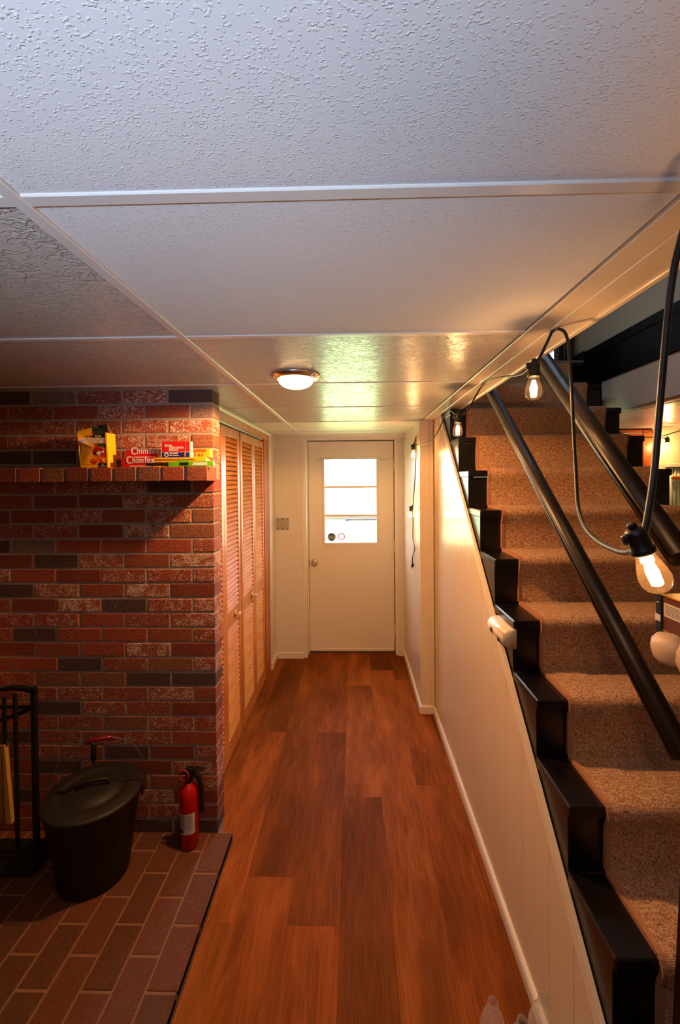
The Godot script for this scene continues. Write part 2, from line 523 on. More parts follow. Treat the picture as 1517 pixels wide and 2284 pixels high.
# ---------------------------------------------------------------- room shell
func room() -> void:
	# floor of planks running along the passage
	var st := S()
	box(st, Vector3(-2.4, -0.12, -4.3), Vector3(3.8, -0.006, 2.6))
	var fl := struct("floor", st, M.dull)
	var x0 := -0.659
	var pw := 0.197
	var joint := [-1.58, -1.77, -1.575, -2.226, -1.28, -2.32, -1.9, -1.4]
	for c in 6:
		var xa := x0 + pw * c
		var z: float = joint[c] + 1.22
		var k := 0
		while z > -4.25:
			var za := maxf(z - 1.22, -4.28)
			if za < -0.6:
				var s := S()
				cbox(s, Vector3(xa + 0.0001, -0.012, za + 0.0001), Vector3(xa + pw - 0.0001, 0.0, minf(z, -0.2) - 0.0001), 0.0005)
				obj("plank", s, M["plank_%d" % [(c * 5 + k * 2 + c / 2) % 6]], fl)
			z -= 1.22
			k += 1
	var s2 := S()
	box(s2, Vector3(-2.3, -0.012, -0.2), Vector3(3.7, -0.001, 2.5))
	box(s2, Vector3(0.524, -0.012, -4.2), Vector3(3.7, -0.001, -0.2))
	box(s2, Vector3(-2.3, -0.012, -4.2), Vector3(-0.66, -0.001, -0.2))
	obj("floor_boards", s2, M.plank_3, fl)
	# ceiling: slab, tiles, bars
	st = S()
	box(st, Vector3(-2.4, CE + 0.03, -4.3), Vector3(0.622, 2.455, 2.6))
	box(st, Vector3(0.622, CE + 0.03, -0.1), Vector3(1.70, 2.455, 2.6))
	box(st, Vector3(1.70, CE + 0.03, -4.3), Vector3(3.8, 2.455, 2.6))
	var ce := struct("ceiling", st, M.dull)
	var cols := [[-1.71, -0.4907], [-0.4907, 0.486]]
	var cuts := [2.42, 1.81, 1.2, 0.594, -0.0156, -0.6252, -1.2348, -1.8444, -2.454, -3.0636, -3.6732, -4.02]
	for c in 2:
		for k in cuts.size() - 1:
			var m: Material = M.tile_meander
			if c == 1 and k >= 2 and k <= 5: m = M.tile_fissured
			if k >= 9: m = M.tile_plain
			var sag := rng.randf_range(0.0, 0.0015)
			var s := S()
			var xa: float = maxf(cols[c][0], -1.71) + 0.003
			cbox(s, Vector3(xa, CE - sag, cuts[k + 1] + 0.003), Vector3(cols[c][1] - 0.003, CE + 0.016, cuts[k] - 0.003), 0.002)
			obj("ceiling_tile", s, m, ce)
	for k in range(2, cuts.size() - 1):
		var z: float = cuts[k]
		var hb := 0.0125 if k < 7 else 0.006
		var s := S()
		cbox(s, Vector3(-1.71, CE - 0.004, z - hb), Vector3(0.486, CE + 0.004, z + hb), 0.0018)
		obj("grid_bar", s, M.grid_white, ce)
	var s3 := S()
	cbox(s3, Vector3(-0.5037, CE - 0.006, -4.02), Vector3(-0.4787, CE + 0.004, 2.4), 0.002)
	obj("grid_bar", s3, M.grid_white, ce)
	s3 = S()
	box(s3, Vector3(-2.3, CE - 0.001, -4.2), Vector3(-1.715, CE + 0.02, 2.5))
	obj("ceiling_border", s3, M.tile_plain, ce)
	# soffit strip beside the stair opening, with its bead and its lip
	s3 = S()
	cbox(s3, Vector3(0.489, CE - 0.004, -4.02), Vector3(0.553, CE + 0.02, 2.4), 0.002)
	obj("soffit_board", s3, M.cream_gloss, ce)
	s3 = S()
	cbox(s3, Vector3(0.556, CE - 0.004, -3.1), Vector3(0.625, CE + 0.02, 2.4), 0.002)
	obj("soffit_board", s3, M.cream_gloss, ce)
	s3 = S()
	cbox(s3, Vector3(0.546, CE - 0.0065, -3.1), Vector3(0.556, CE + 0.006, 2.4), 0.002)
	obj("soffit_bead", s3, M.grid_white, ce)
	s3 = S()
	cbox(s3, Vector3(0.622, CE - 0.010, -3.1), Vector3(0.640, CE + 0.05, -0.1), 0.003)
	box(s3, Vector3(0.622, CE + 0.03, -3.1), Vector3(0.634, 2.455, -0.1))
	obj("soffit_lip", s3, M.cream_gloss, ce)
	# outer walls
	slab("wall_left", Vector3(-2.4, 0, -4.3), Vector3(-2.3, 2.12, 2.6), M.dull)
	slab("wall_front", Vector3(-2.4, 0, 2.5), Vector3(3.8, 2.12, 2.6), M.wall_rough)
	slab("wall_right", Vector3(3.7, 0, -4.3), Vector3(3.8, 2.12, 2.6), M.wall_panel)

# ---------------------------------------------------------------- brick chimney with mantel
func brick(a: Vector3, b: Vector3, m: Material, parent: Node) -> void:
	var s := S()
	var j := Vector3(rng.randf_range(-1, 1), rng.randf_range(-1, 1), rng.randf_range(-0.5, 1.2)) * 0.0012
	cbox(s, a + j, b + j, rng.randf_range(0.0012, 0.0026))
	obj("brick", s, m, parent)

func chimney() -> void:
	var st := S()
	box(st, Vector3(-2.3, 0, -2.032), Vector3(-0.643, CE + 0.02, -1.9325))
	box(st, Vector3(-2.3, 0, -2.6), Vector3(-0.95, CE + 0.02, -2.03))
	var w := struct("wall_chimney", st, M.mortar)
	var rows := ["DWsGDRD", "GRWRsRs", "WSsSsRD", "BWWSSRs", "WRRDDRR", "", "RDWSsRR", "sWRRRDR", "BWRSRRs", "BXRSsRR", "sRRRGDR", "XRWDRRs", "SSSRRWR", "RXRWDRR",
		"WSDXRsR", "WsRSSRD", "SRRRDsR", "RXRRRDs", "WBsDRRR", "DDBBsDR", "RWsSSRs", "RsSDRDR", "SSBssRR", "RSssDRs", "SRDssDR", "WRsDRRR", "WRsRRsR", "RWRRDRR", "RSRDRRs", "DDDRRRD"]
	var rowh := (CE - 0.045) / 30.0
	for i in rows.size():
		var half: bool = (i % 2 == 1) if i < 5 else (i % 2 == 0)
		var y1 := CE - rowh * i - 0.004
		var y0 := y1 - rowh + 0.0105
		if rows[i] == "": continue
		var x := -0.639
		for k in rows[i].length():
			var ln := 0.096 if half and k == 0 else 0.2
			var ch: String = rows[i][k]
			if ch == "R": ch = "R%d" % (rng.randi() % 3)
			brick(Vector3(x - ln, y0, -2.028), Vector3(x, y1, -1.93), M["brick_" + ch], w)
			x -= ln + 0.0105
	# mantel: a projecting course of headers
	var mt := Node3D.new()
	mt.name = "mantel_course"
	w.add_child(mt, true)
	var mc := S()
	box(mc, Vector3(-1.95, 1.670, -1.94), Vector3(-0.634, 1.722, -1.822))
	obj("mantel_mortar", mc, M.mortar, mt)
	var xm := -0.627
	for k in 13:
		var wd := 0.092 if k else 0.088
		brick(Vector3(xm - wd, 1.665, -1.94), Vector3(xm, 1.7255, -1.815 + rng.randf_range(-0.002, 0.002)), M["brick_R%d" % (k % 3)] if k % 4 != 2 else M.brick_B, mt)
		xm -= wd + 0.0125

# ---------------------------------------------------------------- hearth
func hearth() -> void:
	var h := thing("hearth", "low hearth of orange-brown brick pavers with pale joints in front of the brick chimney", "hearth")
	var s := S()
	box(s, Vector3(-2.3, 0, -1.94), Vector3(-0.578, 0.0475, -0.3))
	obj("bed", s, M.paver_joint, h)
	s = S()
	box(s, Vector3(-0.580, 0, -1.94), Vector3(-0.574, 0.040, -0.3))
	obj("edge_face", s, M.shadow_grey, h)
	for c in 15:
		var xb := -0.574 - c * 0.1045
		var z := -1.932 + (0.103 if c % 2 else 0.0)
		if c % 2:
			paver(h, xb, -1.932, -1.932 + 0.094)
		while z < -0.45:
			paver(h, xb, z, z + 0.199)
			z += 0.206

func paver(h: Node, xb: float, za: float, zb: float) -> void:
	var s := S()
	var j := rng.randf_range(-0.001, 0.001)
	cbox(s, Vector3(xb - 0.0985, 0.02, za), Vector3(xb, 0.050 + j, zb), 0.003)
	obj("paver", s, M["paver_%d" % (rng.randi() % 3)], h)

# ---------------------------------------------------------------- closet with louvred doors
func leaf(parent: Node, za: float, zb: float, knob_z: float) -> void:
	# za is the end nearer the camera (larger z); the leaf lies in the plane x = -0.745
	var x1 := -0.745
	var x0 := -0.775
	var y0 := 0.02
	var y1 := 1.982
	var l := Node3D.new()
	l.name = "leaf"
	parent.add_child(l, true)
	var s := S()
	cbox(s, Vector3(x0, y0, za - 0.042), Vector3(x1, y1, za), 0.002)
	obj("stile", s, M.pine, l)
	s = S()
	cbox(s, Vector3(x0, y0, zb), Vector3(x1, y1, zb + 0.042), 0.002)
	obj("stile", s, M.pine, l)
	for r in [[y0, 0.13], [0.79, 0.885], [1.925, y1]]:
		s = S()
		cbox(s, Vector3(x0, r[0], zb + 0.042), Vector3(x1 - 0.001, r[1], za - 0.042), 0.002)
		obj("rail", s, M.pine, l)
	var sl := S()
	cbox(sl, Vector3(-0.0245, -0.003, 0), Vector3(0.0245, 0.003, za - zb - 0.084), 0.0015, Transform3D(Basis(Vector3.BACK, -0.95), Vector3.ZERO))
	var mesh := commit(sl)
	for seg in [[0.148, 0.775], [0.903, 1.915]]:
		var n: int = int((seg[1] - seg[0]) / 0.0276)
		for k in n + 1:
			var o := put("slat", mesh, M.pine_slat, l)
			o.position = Vector3(-0.7600, seg[0] + k * (seg[1] - seg[0]) / n, zb + 0.042)
	if knob_z < 0.0:
		var kb := S(true)
		lathe(kb, [Vector2(0, 0.0), Vector2(0.023, 0.0), Vector2(0.022, 0.003), Vector2(0.0, 0.003)], 20, align(Vector3(-0.745, 0.838, knob_z), Vector3.RIGHT))
		obj("rosette", kb, M.brass, l)
		kb = S(true)
		lathe(kb, [Vector2(0.006, 0.003), Vector2(0.006, 0.014), Vector2(0.012, 0.019), Vector2(0.0155, 0.026), Vector2(0.013, 0.034), Vector2(0, 0.037)], 20, align(Vector3(-0.745, 0.838, knob_z), Vector3.RIGHT))
		obj("knob", kb, M.porcelain, l)

func closet() -> void:
	var d := thing("bifold_door", "louvred pine bifold closet door right beside the brick chimney", "door", Vector3.ZERO, "")
	leaf(d, -2.02, -2.428, 0.0)
	leaf(d, -2.432, -2.768, -2.632)
	d = thing("bifold_door", "louvred pine bifold closet door nearer the white outside door", "door", Vector3.ZERO, "")
	leaf(d, -2.798, -3.155, -3.062)
	leaf(d, -3.16, -3.50, 0.0)
	# jambs, track, head trim
	var s := S()
	cbox(s, Vector3(-0.80, 0.0, -3.705), Vector3(-0.741, 2.004, -3.508), 0.002)
	struct("trim_1", s, M.pine_dark)
	s = S()
	cbox(s, Vector3(-0.80, 1.990, -3.508), Vector3(-0.770, 2.035, -2.03), 0.002)
	cbox(s, Vector3(-0.765, 2.005, -3.704), Vector3(-0.742, 2.05, -2.03), 0.002)
	struct("trim_2", s, M.pine)
	s = S()
	cbox(s, Vector3(-0.768, 1.992, -3.505), Vector3(-0.748, 2.004, -2.03), 0.001)
	struct("trim_3", s, M.aluminium)
	s = S()
	tube(s, [Vector3(-0.738, 2.061, -3.72), Vector3(-0.738, 2.061, -2.03)], 0.013, 12)
	box(s, Vector3(-0.80, 2.05, -3.72), Vector3(-0.738, CE + 0.01, -2.03))
	struct("trim_4", s, M.trim_white)
	# dark closet inside, and the short white wall beyond it
	s = S()
	box(s, Vector3(-1.40, 0, -3.75), Vector3(-1.35, CE, -2.03))
	struct("wall_closet", s, M.dull)
	s = S()
	box(s, Vector3(-2.3, 0, -4.3), Vector3(-0.738, CE + 0.02, -3.708))
	struct("wall_left", s, M.wall_panel)
	s = S()
	cbox(s, Vector3(-0.75, 0.0, -3.96), Vector3(-0.728, 0.065, -3.708), 0.004)
	struct("baseboard_left", s, M.trim_white)

# ---------------------------------------------------------------- outside door and end walls
func entrance() -> void:
	var s := S()
	box(s, Vector3(-0.74, 0, -4.3), Vector3(-0.478, CE + 0.02, -3.96))
	struct("wall_back", s, M.wall_rough)
	s = S()
	cbox(s, Vector3(-0.74, 0, -3.972), Vector3(-0.478, 0.062, -3.948), 0.005)
	struct("baseboard_back", s, M.trim_white)
	s = S()
	cbox(s, Vector3(-0.74, CE - 0.012, -4.02), Vector3(0.56, CE + 0.01, -3.93), 0.003)
	box(s, Vector3(-0.5, 2.05, -4.3), Vector3(0.56, CE + 0.03, -3.985))
	struct("trim_5", s, M.trim_white)
	s = S()
	box(s, Vector3(0.408, 0, -4.3), Vector3(0.60, CE + 0.02, -4.02))
	struct("wall_back", s, M.wall_rough)
	# casing round the door
	s = S()
	cbox(s, Vector3(-0.482, 0, -4.16), Vector3(-0.450, 2.062, -3.975), 0.003)
	cbox(s, Vector3(-0.452, 0, -4.16), Vector3(-0.442, 2.042, -4.07), 0.002)
	struct("trim_6", s, M.trim_white)
	s = S()
	cbox(s, Vector3(0.380, 0, -4.16), Vector3(0.412, 2.062, -4.035), 0.003)
	struct("trim_7", s, M.trim_white)
	s = S()
	cbox(s, Vector3(-0.482, 2.038, -4.16), Vector3(0.412, 2.070, -4.03), 0.003)
	struct("trim_8", s, M.trim_white)
	s = S()
	box(s, Vector3(-0.48, -0.01, -4.2), Vector3(0.41, 0.012, -4.10))
	struct("trim_9", s, M.shadow_grey)
	s = S()
	box(s, Vector3(-0.45, 0, -4.172), Vector3(-0.425, 2.045, -4.148))
	box(s, Vector3(0.360, 0, -4.172), Vector3(0.385, 2.045, -4.148))
	box(s, Vector3(-0.45, 2.015, -4.172), Vector3(0.385, 2.05, -4.148))
	struct("trim_15", s, M.shadow_grey)
	# the door: slab with an opening of three panes
	var x0 := -0.4385
	var x1 := 0.3735
	var wx0 := -0.290
	var wx1 := 0.214
	var wy0 := 1.057
	var wy1 := 1.862
	s = S()
	var z0 := -4.145
	var z1 := -4.10
	box(s, Vector3(x0, 0.014, z0), Vector3(x1, wy0, z1))
	box(s, Vector3(x0, wy1, z0), Vector3(x1, 2.03, z1))
	box(s, Vector3(x0, wy0, z0), Vector3(wx0, wy1, z1))
	box(s, Vector3(wx1, wy0, z0), Vector3(x1, wy1, z1))
	var d := struct("door_1", s, M.door_paint)
	s = S()
	for q in [[wx0 - 0.018, wx0 + 0.006, wy0 - 0.018, wy1 + 0.018], [wx1 - 0.006, wx1 + 0.018, wy0 - 0.018, wy1 + 0.018], [wx0 + 0.0065, wx1 - 0.0065, wy0 - 0.018, wy0 + 0.006], [wx0 + 0.0065, wx1 - 0.0065, wy1 - 0.006, wy1 + 0.018]]:
		cbox(s, Vector3(q[0], q[2], -4.11), Vector3(q[1], q[3], -4.094), 0.003)
	obj("window_frame", s, M.trim_white, d)
	for y in [1.5945, 1.321]:
		s = S()
		cbox(s, Vector3(wx0, y - 0.011, -4.13), Vector3(wx1, y + 0.011, -4.104), 0.003)
		obj("muntin", s, M.trim_white, d)
	for q in [[wy0, 1.311], [1.332, 1.584], [1.6055, wy1]]:
		s = S()
		box(s, Vector3(wx0, q[0], -4.123), Vector3(wx1, q[1], -4.119))
		obj("pane", s, M.glass, d)
	s = S()
	cbox(s, Vector3(x0 + 0.004, 0.016, -4.102), Vector3(x1 - 0.004, 0.045, -4.092), 0.003)
	obj("sweep", s, M.trim_white, d)
	for y in [0.22, 1.02, 1.80]:
		s = S(true)
		tube(s, [Vector3(0.376, y - 0.045, -4.096), Vector3(0.376, y + 0.045, -4.096)], 0.006, 8)
		obj("hinge", s, M.trim_white, d)
	s = S(true)
	var kx := align(Vector3(-0.387, 0.878, -4.10), Vector3.BACK)
	lathe(s, [Vector2(0, 0), Vector2(0.033, 0), Vector2(0.032, 0.006), Vector2(0.012, 0.009), Vector2(0.012, 0.03), Vector2(0.024, 0.036), Vector2(0.029, 0.048), Vector2(0.026, 0.060), Vector2(0.012, 0.064), Vector2(0.010, 0.061), Vector2(0, 0.061)], 28, kx)
	obj("door_knob", s, M.nickel, d)
	s = S()
	box(s, Vector3(x0 - 0.001, 0.845, -4.13), Vector3(x0 + 0.004, 0.905, -4.099))
	obj("latch_plate", s, M.brass, d)
	# storm door outside, with its push bar and closer
	var sd := thing("storm_door", "white storm door with crossbar seen through the lowest pane of the outside door", "storm door")
	s = S()
	cbox(s, Vector3(-0.44, 0.0, -4.27), Vector3(-0.33, 2.03, -4.24), 0.003)
	cbox(s, Vector3(0.26, 0.0, -4.27), Vector3(0.375, 2.03, -4.24), 0.003)
	cbox(s, Vector3(-0.44, 0.0, -4.27), Vector3(0.375, 0.80, -4.24), 0.003)
	cbox(s, Vector3(-0.44, 1.92, -4.27), Vector3(0.375, 2.03, -4.24), 0.003)
	obj("frame", s, M.trim_white, sd)
	s = S()
	cbox(s, Vector3(-0.33, 1.262, -4.265), Vector3(0.26, 1.305, -4.245), 0.003)
	obj("crossbar", s, M.dull, sd)
	s = S(true)
	tube(s, [Vector3(-0.06, 1.272, -4.215), Vector3(0.24, 1.272, -4.215)], 0.013, 14)
	tube(s, [Vector3(-0.09, 1.268, -4.215), Vector3(-0.05, 1.272, -4.215)], 0.019, 14)
	obj("closer", s, M.shadow_grey, sd)
	# right end of the passage: the jogged wall and its facing
	s = S()
	box(s, Vector3(0.463, 0, -4.3), Vector3(0.62, CE + 0.02, -3.045))
	var jw := struct("wall_right", s, M.wall_panel)
	var g := [-3.05, -3.15, -3.26, -3.36, -3.47, -3.57, -3.68, -3.79, -3.90, -4.02]
	for k in g.size() - 1:
		s = S()
		cbox(s, Vector3(0.461, 0.0, g[k + 1] + 0.0012), Vector3(0.47, CE, g[k] - 0.0005), 0.0008)
		obj("panel_board", s, M.wall_panel, jw)
	s = S()
	cbox(s, Vector3(0.461, 0, -3.052), Vector3(0.540, CE, -3.030), 0.003)
	cbox(s, Vector3(0.528, 0, -3.045), Vector3(0.556, CE, -3.018), 0.004)
	struct("trim_10", s, M.cream_gloss)
	s = S()
	cbox(s, Vector3(0.450, 0, -4.02), Vector3(0.465, 0.062, -3.03), 0.004)
	cbox(s, Vector3(0.450, 0, -3.05), Vector3(0.556, 0.062, -3.012), 0.006)
	struct("baseboard_right", s, M.trim_white)
	# lawn outside
	s = S()
	box(s, Vector3(-30, -0.3, -60), Vector3(30, -0.05, -4.32))
	struct("floor_lawn", s, M.grass)

# ---------------------------------------------------------------- stair
const ZN := -0.937           # nosing of the third tread
const GO := 0.1982
const RI := 0.1823
func nose(k: int) -> Vector2: return Vector2(ZN - GO * (k - 3), 0.610 + RI * (k - 3))

func stairs() -> void:
	var xa := 0.562
	var xb := 1.551
	var sc := thing("staircase", "open staircase with black painted treads rising to the upper floor along the passage", "stairs")
	for k in range(1, 13):
		var n := nose(k)
		var s := S()
		cbox(s, Vector3(xa, n.y - 0.032, n.x - GO - 0.012), Vector3(xb, n.y, n.x), 0.004)
		obj("tread", s, M.black_gloss, sc)
	for k in range(1, 14):
		var n := nose(k)
		var s := S()
		cbox(s, Vector3(xa + 0.005, n.y - RI - 0.008 if k > 1 else 0.0, n.x - 0.034), Vector3(xb - 0.005, n.y - 0.0325, n.x - 0.016), 0.001)
		obj("riser", s, M.black_gloss, sc)
	for side in [[xa + 0.0035, xa + 0.03], [xb - 0.03, xb - 0.0035]]:
		var poly := []
		for k in range(1, 13):
			var n := nose(k)
			poly.append(Vector2(n.x - 0.017, n.y - RI))
			poly.append(Vector2(n.x - 0.017, n.y - 0.033))
		var e := nose(13)
		poly.append(Vector2(e.x - 0.017, e.y - RI))
		poly.append(Vector2(e.x - 0.017, e.y - RI - 0.35))
		poly.append(Vector2(nose(1).x - 0.36, 0.0))
		var s := S()
		prism(s, poly, side[0], side[1], func(v: Vector2, d: float): return Vector3(d, v.y, v.x))
		obj("stringer", s, M.black_gloss, sc)
	# carpet runner following treads and nosings
	var cr := thing("carpet_runner", "tan and rust flecked looped carpet runner covering the middle of the black stairs", "carpet")
	var path := []
	var t := 0.012
	for k in range(1, 14):
		var n := nose(k)
		path.append(Vector2(n.x - 0.014 + t, n.y - RI + (t if k > 1 else 0.0)))
		path.append(Vector2(n.x - 0.012 + t, n.y - 0.060))
		path.append(Vector2(n.x + t * 0.6, n.y - 0.040))
		for a in 6:
			var w := -0.35 + (PI * 0.5 + 0.35) * a / 5.0
			path.append(Vector2(n.x - 0.016 + cos(w) * 0.029, n.y - 0.017 + sin(w) * 0.029))
		if k < 13:
			for a in 3:
				path.append(Vector2(n.x - 0.06 - a * 0.05, n.y + t - 0.0006 * a))
	path.append(Vector2(nose(13).x - 0.03, nose(13).y + t))
	var strip := func(x0: float, x1: float, lift: float, closed: bool) -> SurfaceTool:
		var s := S(true)
		for i in path.size() - 1:
			var p: Vector2 = path[i]
			var q: Vector2 = path[i + 1]
			var nn := Vector2((q - p).y, -(q - p).x).normalized()
			if nn.y < -0.9 or (nn.x < 0.0 and absf(nn.y) < 0.5): nn = -nn
			var l := nn * lift
			var mid := Vector3((x0 + x1) * 0.5, (p.y + q.y) * 0.5, (p.x + q.x) * 0.5) - Vector3(0, nn.y, nn.x)
			s.set_smooth_group(0)
			face(s, [Vector3(x0, p.y + l.y, p.x + l.x), Vector3(x1, p.y + l.y, p.x + l.x), Vector3(x1, q.y + l.y, q.x + l.x), Vector3(x0, q.y + l.y, q.x + l.x)], mid)
			if closed:
				s.set_smooth_group(-1)
				for xx in [x0, x1]:
					face(s, [Vector3(xx, p.y + l.y, p.x + l.x), Vector3(xx, q.y + l.y, q.x + l.x), Vector3(xx, q.y - nn.y * t, q.x - nn.x * t), Vector3(xx, p.y - nn.y * t, p.x - nn.x * t)], Vector3((x0 + x1) * 0.5, mid.y, mid.z))
		return s
	obj("pile", strip.call(0.668, 1.445, 0.0, true), M.carpet, cr)
	obj("binding", strip.call(0.656, 0.669, 0.001, true), M.binding, cr)
	obj("binding", strip.call(1.444, 1.456, 0.001, true), M.binding, cr)
	# panelled wall under the stair, one board at a time, cut along the slope
	var top := func(z: float) -> float: return 2.006 - 0.93 * (2.677 + z)
	var st := S()
	var back := [Vector2(-3.02, 0), Vector2(-0.52, 0), Vector2(-2.72, CE - 0.06), Vector2(-3.02, CE - 0.01)]
	prism(st, back, 0.5613, 0.5635, func(v: Vector2, d: float): return Vector3(d, v.y, v.x))
	var w := struct("wall_stairs", st, M.wall_panel)
	var g := [-3.02, -2.90, -2.78, -2.645, -2.51, -2.377, -2.267, -2.176, -2.05, -1.90, -1.75, -1.60, -1.447, -1.249, -1.106, -0.98, -0.84, -0.68, -0.55]
	for k in g.size() - 1:
		var za: float = g[k] + 0.0012
		var zb: float = g[k + 1] - 0.0012
		var p := [Vector2(za, 0.0), Vector2(zb, 0.0), Vector2(zb, clampf(top.call(zb) - 0.012, 0.01, CE)), Vector2(za, minf(top.call(za) - 0.012, CE - 0.001))]
		if top.call(za) > CE and top.call(zb) < CE:
			var zc := 2.006 / 0.93 - 2.677 - CE / 0.93 + 0.0
			p = [Vector2(za, 0.0), Vector2(zb, 0.0), Vector2(zb, top.call(zb) - 0.012), Vector2(maxf(zc, za + 0.002), CE - 0.001), Vector2(za, CE - 0.001)]
		var s := S()
		prism(s, p, 0.5585, 0.5613, func(v: Vector2, d: float): return Vector3(d, v.y, v.x))
		obj("panel_board", s, M.wall_panel, w)
	var s2 := S()
	var tz := -2.75
	prism(s2, [Vector2(tz, top.call(tz)), Vector2(-0.55, top.call(-0.55)), Vector2(-0.60, top.call(-0.55)), Vector2(tz, top.call(tz) - 0.048)], 0.549, 0.5615, func(v: Vector2, d: float): return Vector3(d, v.y, v.x))
	struct("trim_11", s2, M.cream_gloss)
	s2 = S()
	prism(s2, [Vector2(0.5585, 0), Vector2(0.545, 0), Vector2(0.545, 0.035), Vector2(0.549, 0.046), Vector2(0.5555, 0.052), Vector2(0.5585, 0.052)], -3.02, -0.62, func(v: Vector2, d: float): return Vector3(v.x, v.y, d))
	struct("baseboard_stairs", s2, M.trim_white)
	# two rails and their post
	var r := S(true)
	tube(r, [Vector3(0.66, 2.078, -2.075), Vector3(0.66, 1.10, -0.875)], 0.024, 28)
	tag(obj("handrail", r, M.rail_metal), "lower of two dark metal pipe rails sloping along the stair", "handrail", "")
	r = S(true)
	tube(r, [Vector3(0.66, 2.078, -1.512), Vector3(0.66, 1.50, -0.88)], 0.0255, 28)
	tag(obj("handrail", r, M.rail_metal), "upper of two dark metal pipe rails, starting behind a lit bulb", "handrail", "")
	r = S()
	cbox(r, Vector3(0.0, 0.0, -0.041), Vector3(0.09, 1.31, 0.041), 0.004, Transform3D(Basis(Vector3.BACK, -0.048), Vector3(0.637, 0.440, -0.841)))
	tag(obj("newel_post", r, M.black_gloss), "black newel post at the bottom right edge where the rails end", "post")

# ---------------------------------------------------------------- upper floor seen through the stair opening
func upstairs() -> void:
	var s := S()
	box(s, Vector3(0.62, 2.10, -4.3), Vector3(1.67, 2.422, -2.956))
	struct("floor_landing", s, M.black_dull)
	s = S()
	cbox(s, Vector3(0.66, 2.436, -2.960), Vector3(1.54, 2.447, -2.908), 0.003)
	struct("trim_12", s, M.strip_metal)
	# fascia on the far side of the opening
	slab("wall_fascia", Vector3(1.68, 2.088, -3.2), Vector3(1.74, 2.315, -0.1), M.fascia_white)
	s = S()
	cbox(s, Vector3(1.552, 2.09, -3.2), Vector3(1.69, 2.52, -2.95), 0.003)
	struct("trim_16", s, M.black_dull)
	s = S()
	cbox(s, Vector3(1.70, CE - 0.006, -3.3), Vector3(1.752, CE + 0.02, -0.1), 0.004)
	struct("trim_13", s, M.fascia_white)
	s = S()
	cbox(s, Vector3(1.664, 2.312, -3.2), Vector3(1.74, 2.508, -0.1), 0.003)
	cbox(s, Vector3(1.668, 2.508, -3.2), Vector3(1.74, 2.572, -0.1), 0.006)
	struct("baseboard_upper", s, M.black_dull)
	slab("wall_upper", Vector3(1.675, 2.572, -3.2), Vector3(1.80, 4.8, 1.2), M.upper_wall)
	# the wall with the glazed door at the head of the stair
	slab("wall_upper", Vector3(1.61, 2.455, -3.35), Vector3(1.80, 4.8, -3.195), M.upper_wall)
	slab("baseboard_upper", Vector3(1.61, 2.455, -3.2), Vector3(1.70, 2.545, -3.185), M.black_gloss, 0.003)
	slab("wall_upper", Vector3(-1.1, 2.455, -3.35), Vector3(0.62, 4.8, -3.195), M.upper_wall)
	slab("wall_upper", Vector3(0.62, 4.5, -3.35), Vector3(1.61, 4.8, -3.195), M.upper_wall)
	slab("wall_upper", Vector3(-1.1, 2.455, 1.1), Vector3(1.80, 4.8, 1.2), M.upper_wall)
	slab("wall_upper", Vector3(-1.1, 2.455, -3.35), Vector3(-1.0, 3.3, 1.2), M.upper_wall)
	slab("wall_upper", Vector3(-1.1, 3.58, -3.35), Vector3(-1.0, 4.8, 1.2), M.upper_wall)
	slab("wall_upper", Vector3(-1.1, 3.3, -1.46), Vector3(-1.0, 3.6, 1.2), M.upper_wall)
	slab("wall_upper", Vector3(-1.1, 3.3, -3.35), Vector3(-1.0, 3.6, -1.74), M.upper_wall)
	slab("ceiling_upper", Vector3(-1.1, 4.75, -3.35), Vector3(1.80, 4.9, 1.2), M.upper_wall)
	s = S()
	cbox(s, Vector3(1.535, 2.455, -3.24), Vector3(1.612, 4.5, -3.17), 0.003)
	cbox(s, Vector3(1.50, 2.455, -3.26), Vector3(1.54, 4.5, -3.19), 0.003)
	cbox(s, Vector3(0.62, 2.455, -3.24), Vector3(0.70, 4.5, -3.14), 0.003)
	var d := struct("door_2", s, M.brown_frame)
	s = S()
	box(s, Vector3(0.70, 2.46, -3.228), Vector3(1.503, 4.5, -3.222))
	obj("pane", s, M.glass, d)
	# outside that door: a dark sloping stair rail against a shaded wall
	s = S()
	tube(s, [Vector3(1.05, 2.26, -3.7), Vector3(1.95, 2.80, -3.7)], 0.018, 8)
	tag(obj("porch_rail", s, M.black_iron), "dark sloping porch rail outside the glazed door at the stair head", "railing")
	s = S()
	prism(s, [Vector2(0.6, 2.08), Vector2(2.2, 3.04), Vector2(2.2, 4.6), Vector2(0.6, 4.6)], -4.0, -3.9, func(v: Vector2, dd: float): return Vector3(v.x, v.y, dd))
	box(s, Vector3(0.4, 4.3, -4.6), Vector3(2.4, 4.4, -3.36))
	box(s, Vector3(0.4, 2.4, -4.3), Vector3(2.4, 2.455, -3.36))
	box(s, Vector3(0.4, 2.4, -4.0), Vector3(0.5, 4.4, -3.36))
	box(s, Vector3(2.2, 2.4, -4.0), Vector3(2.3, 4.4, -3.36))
	struct("wall_porch", s, M.teal_dark)

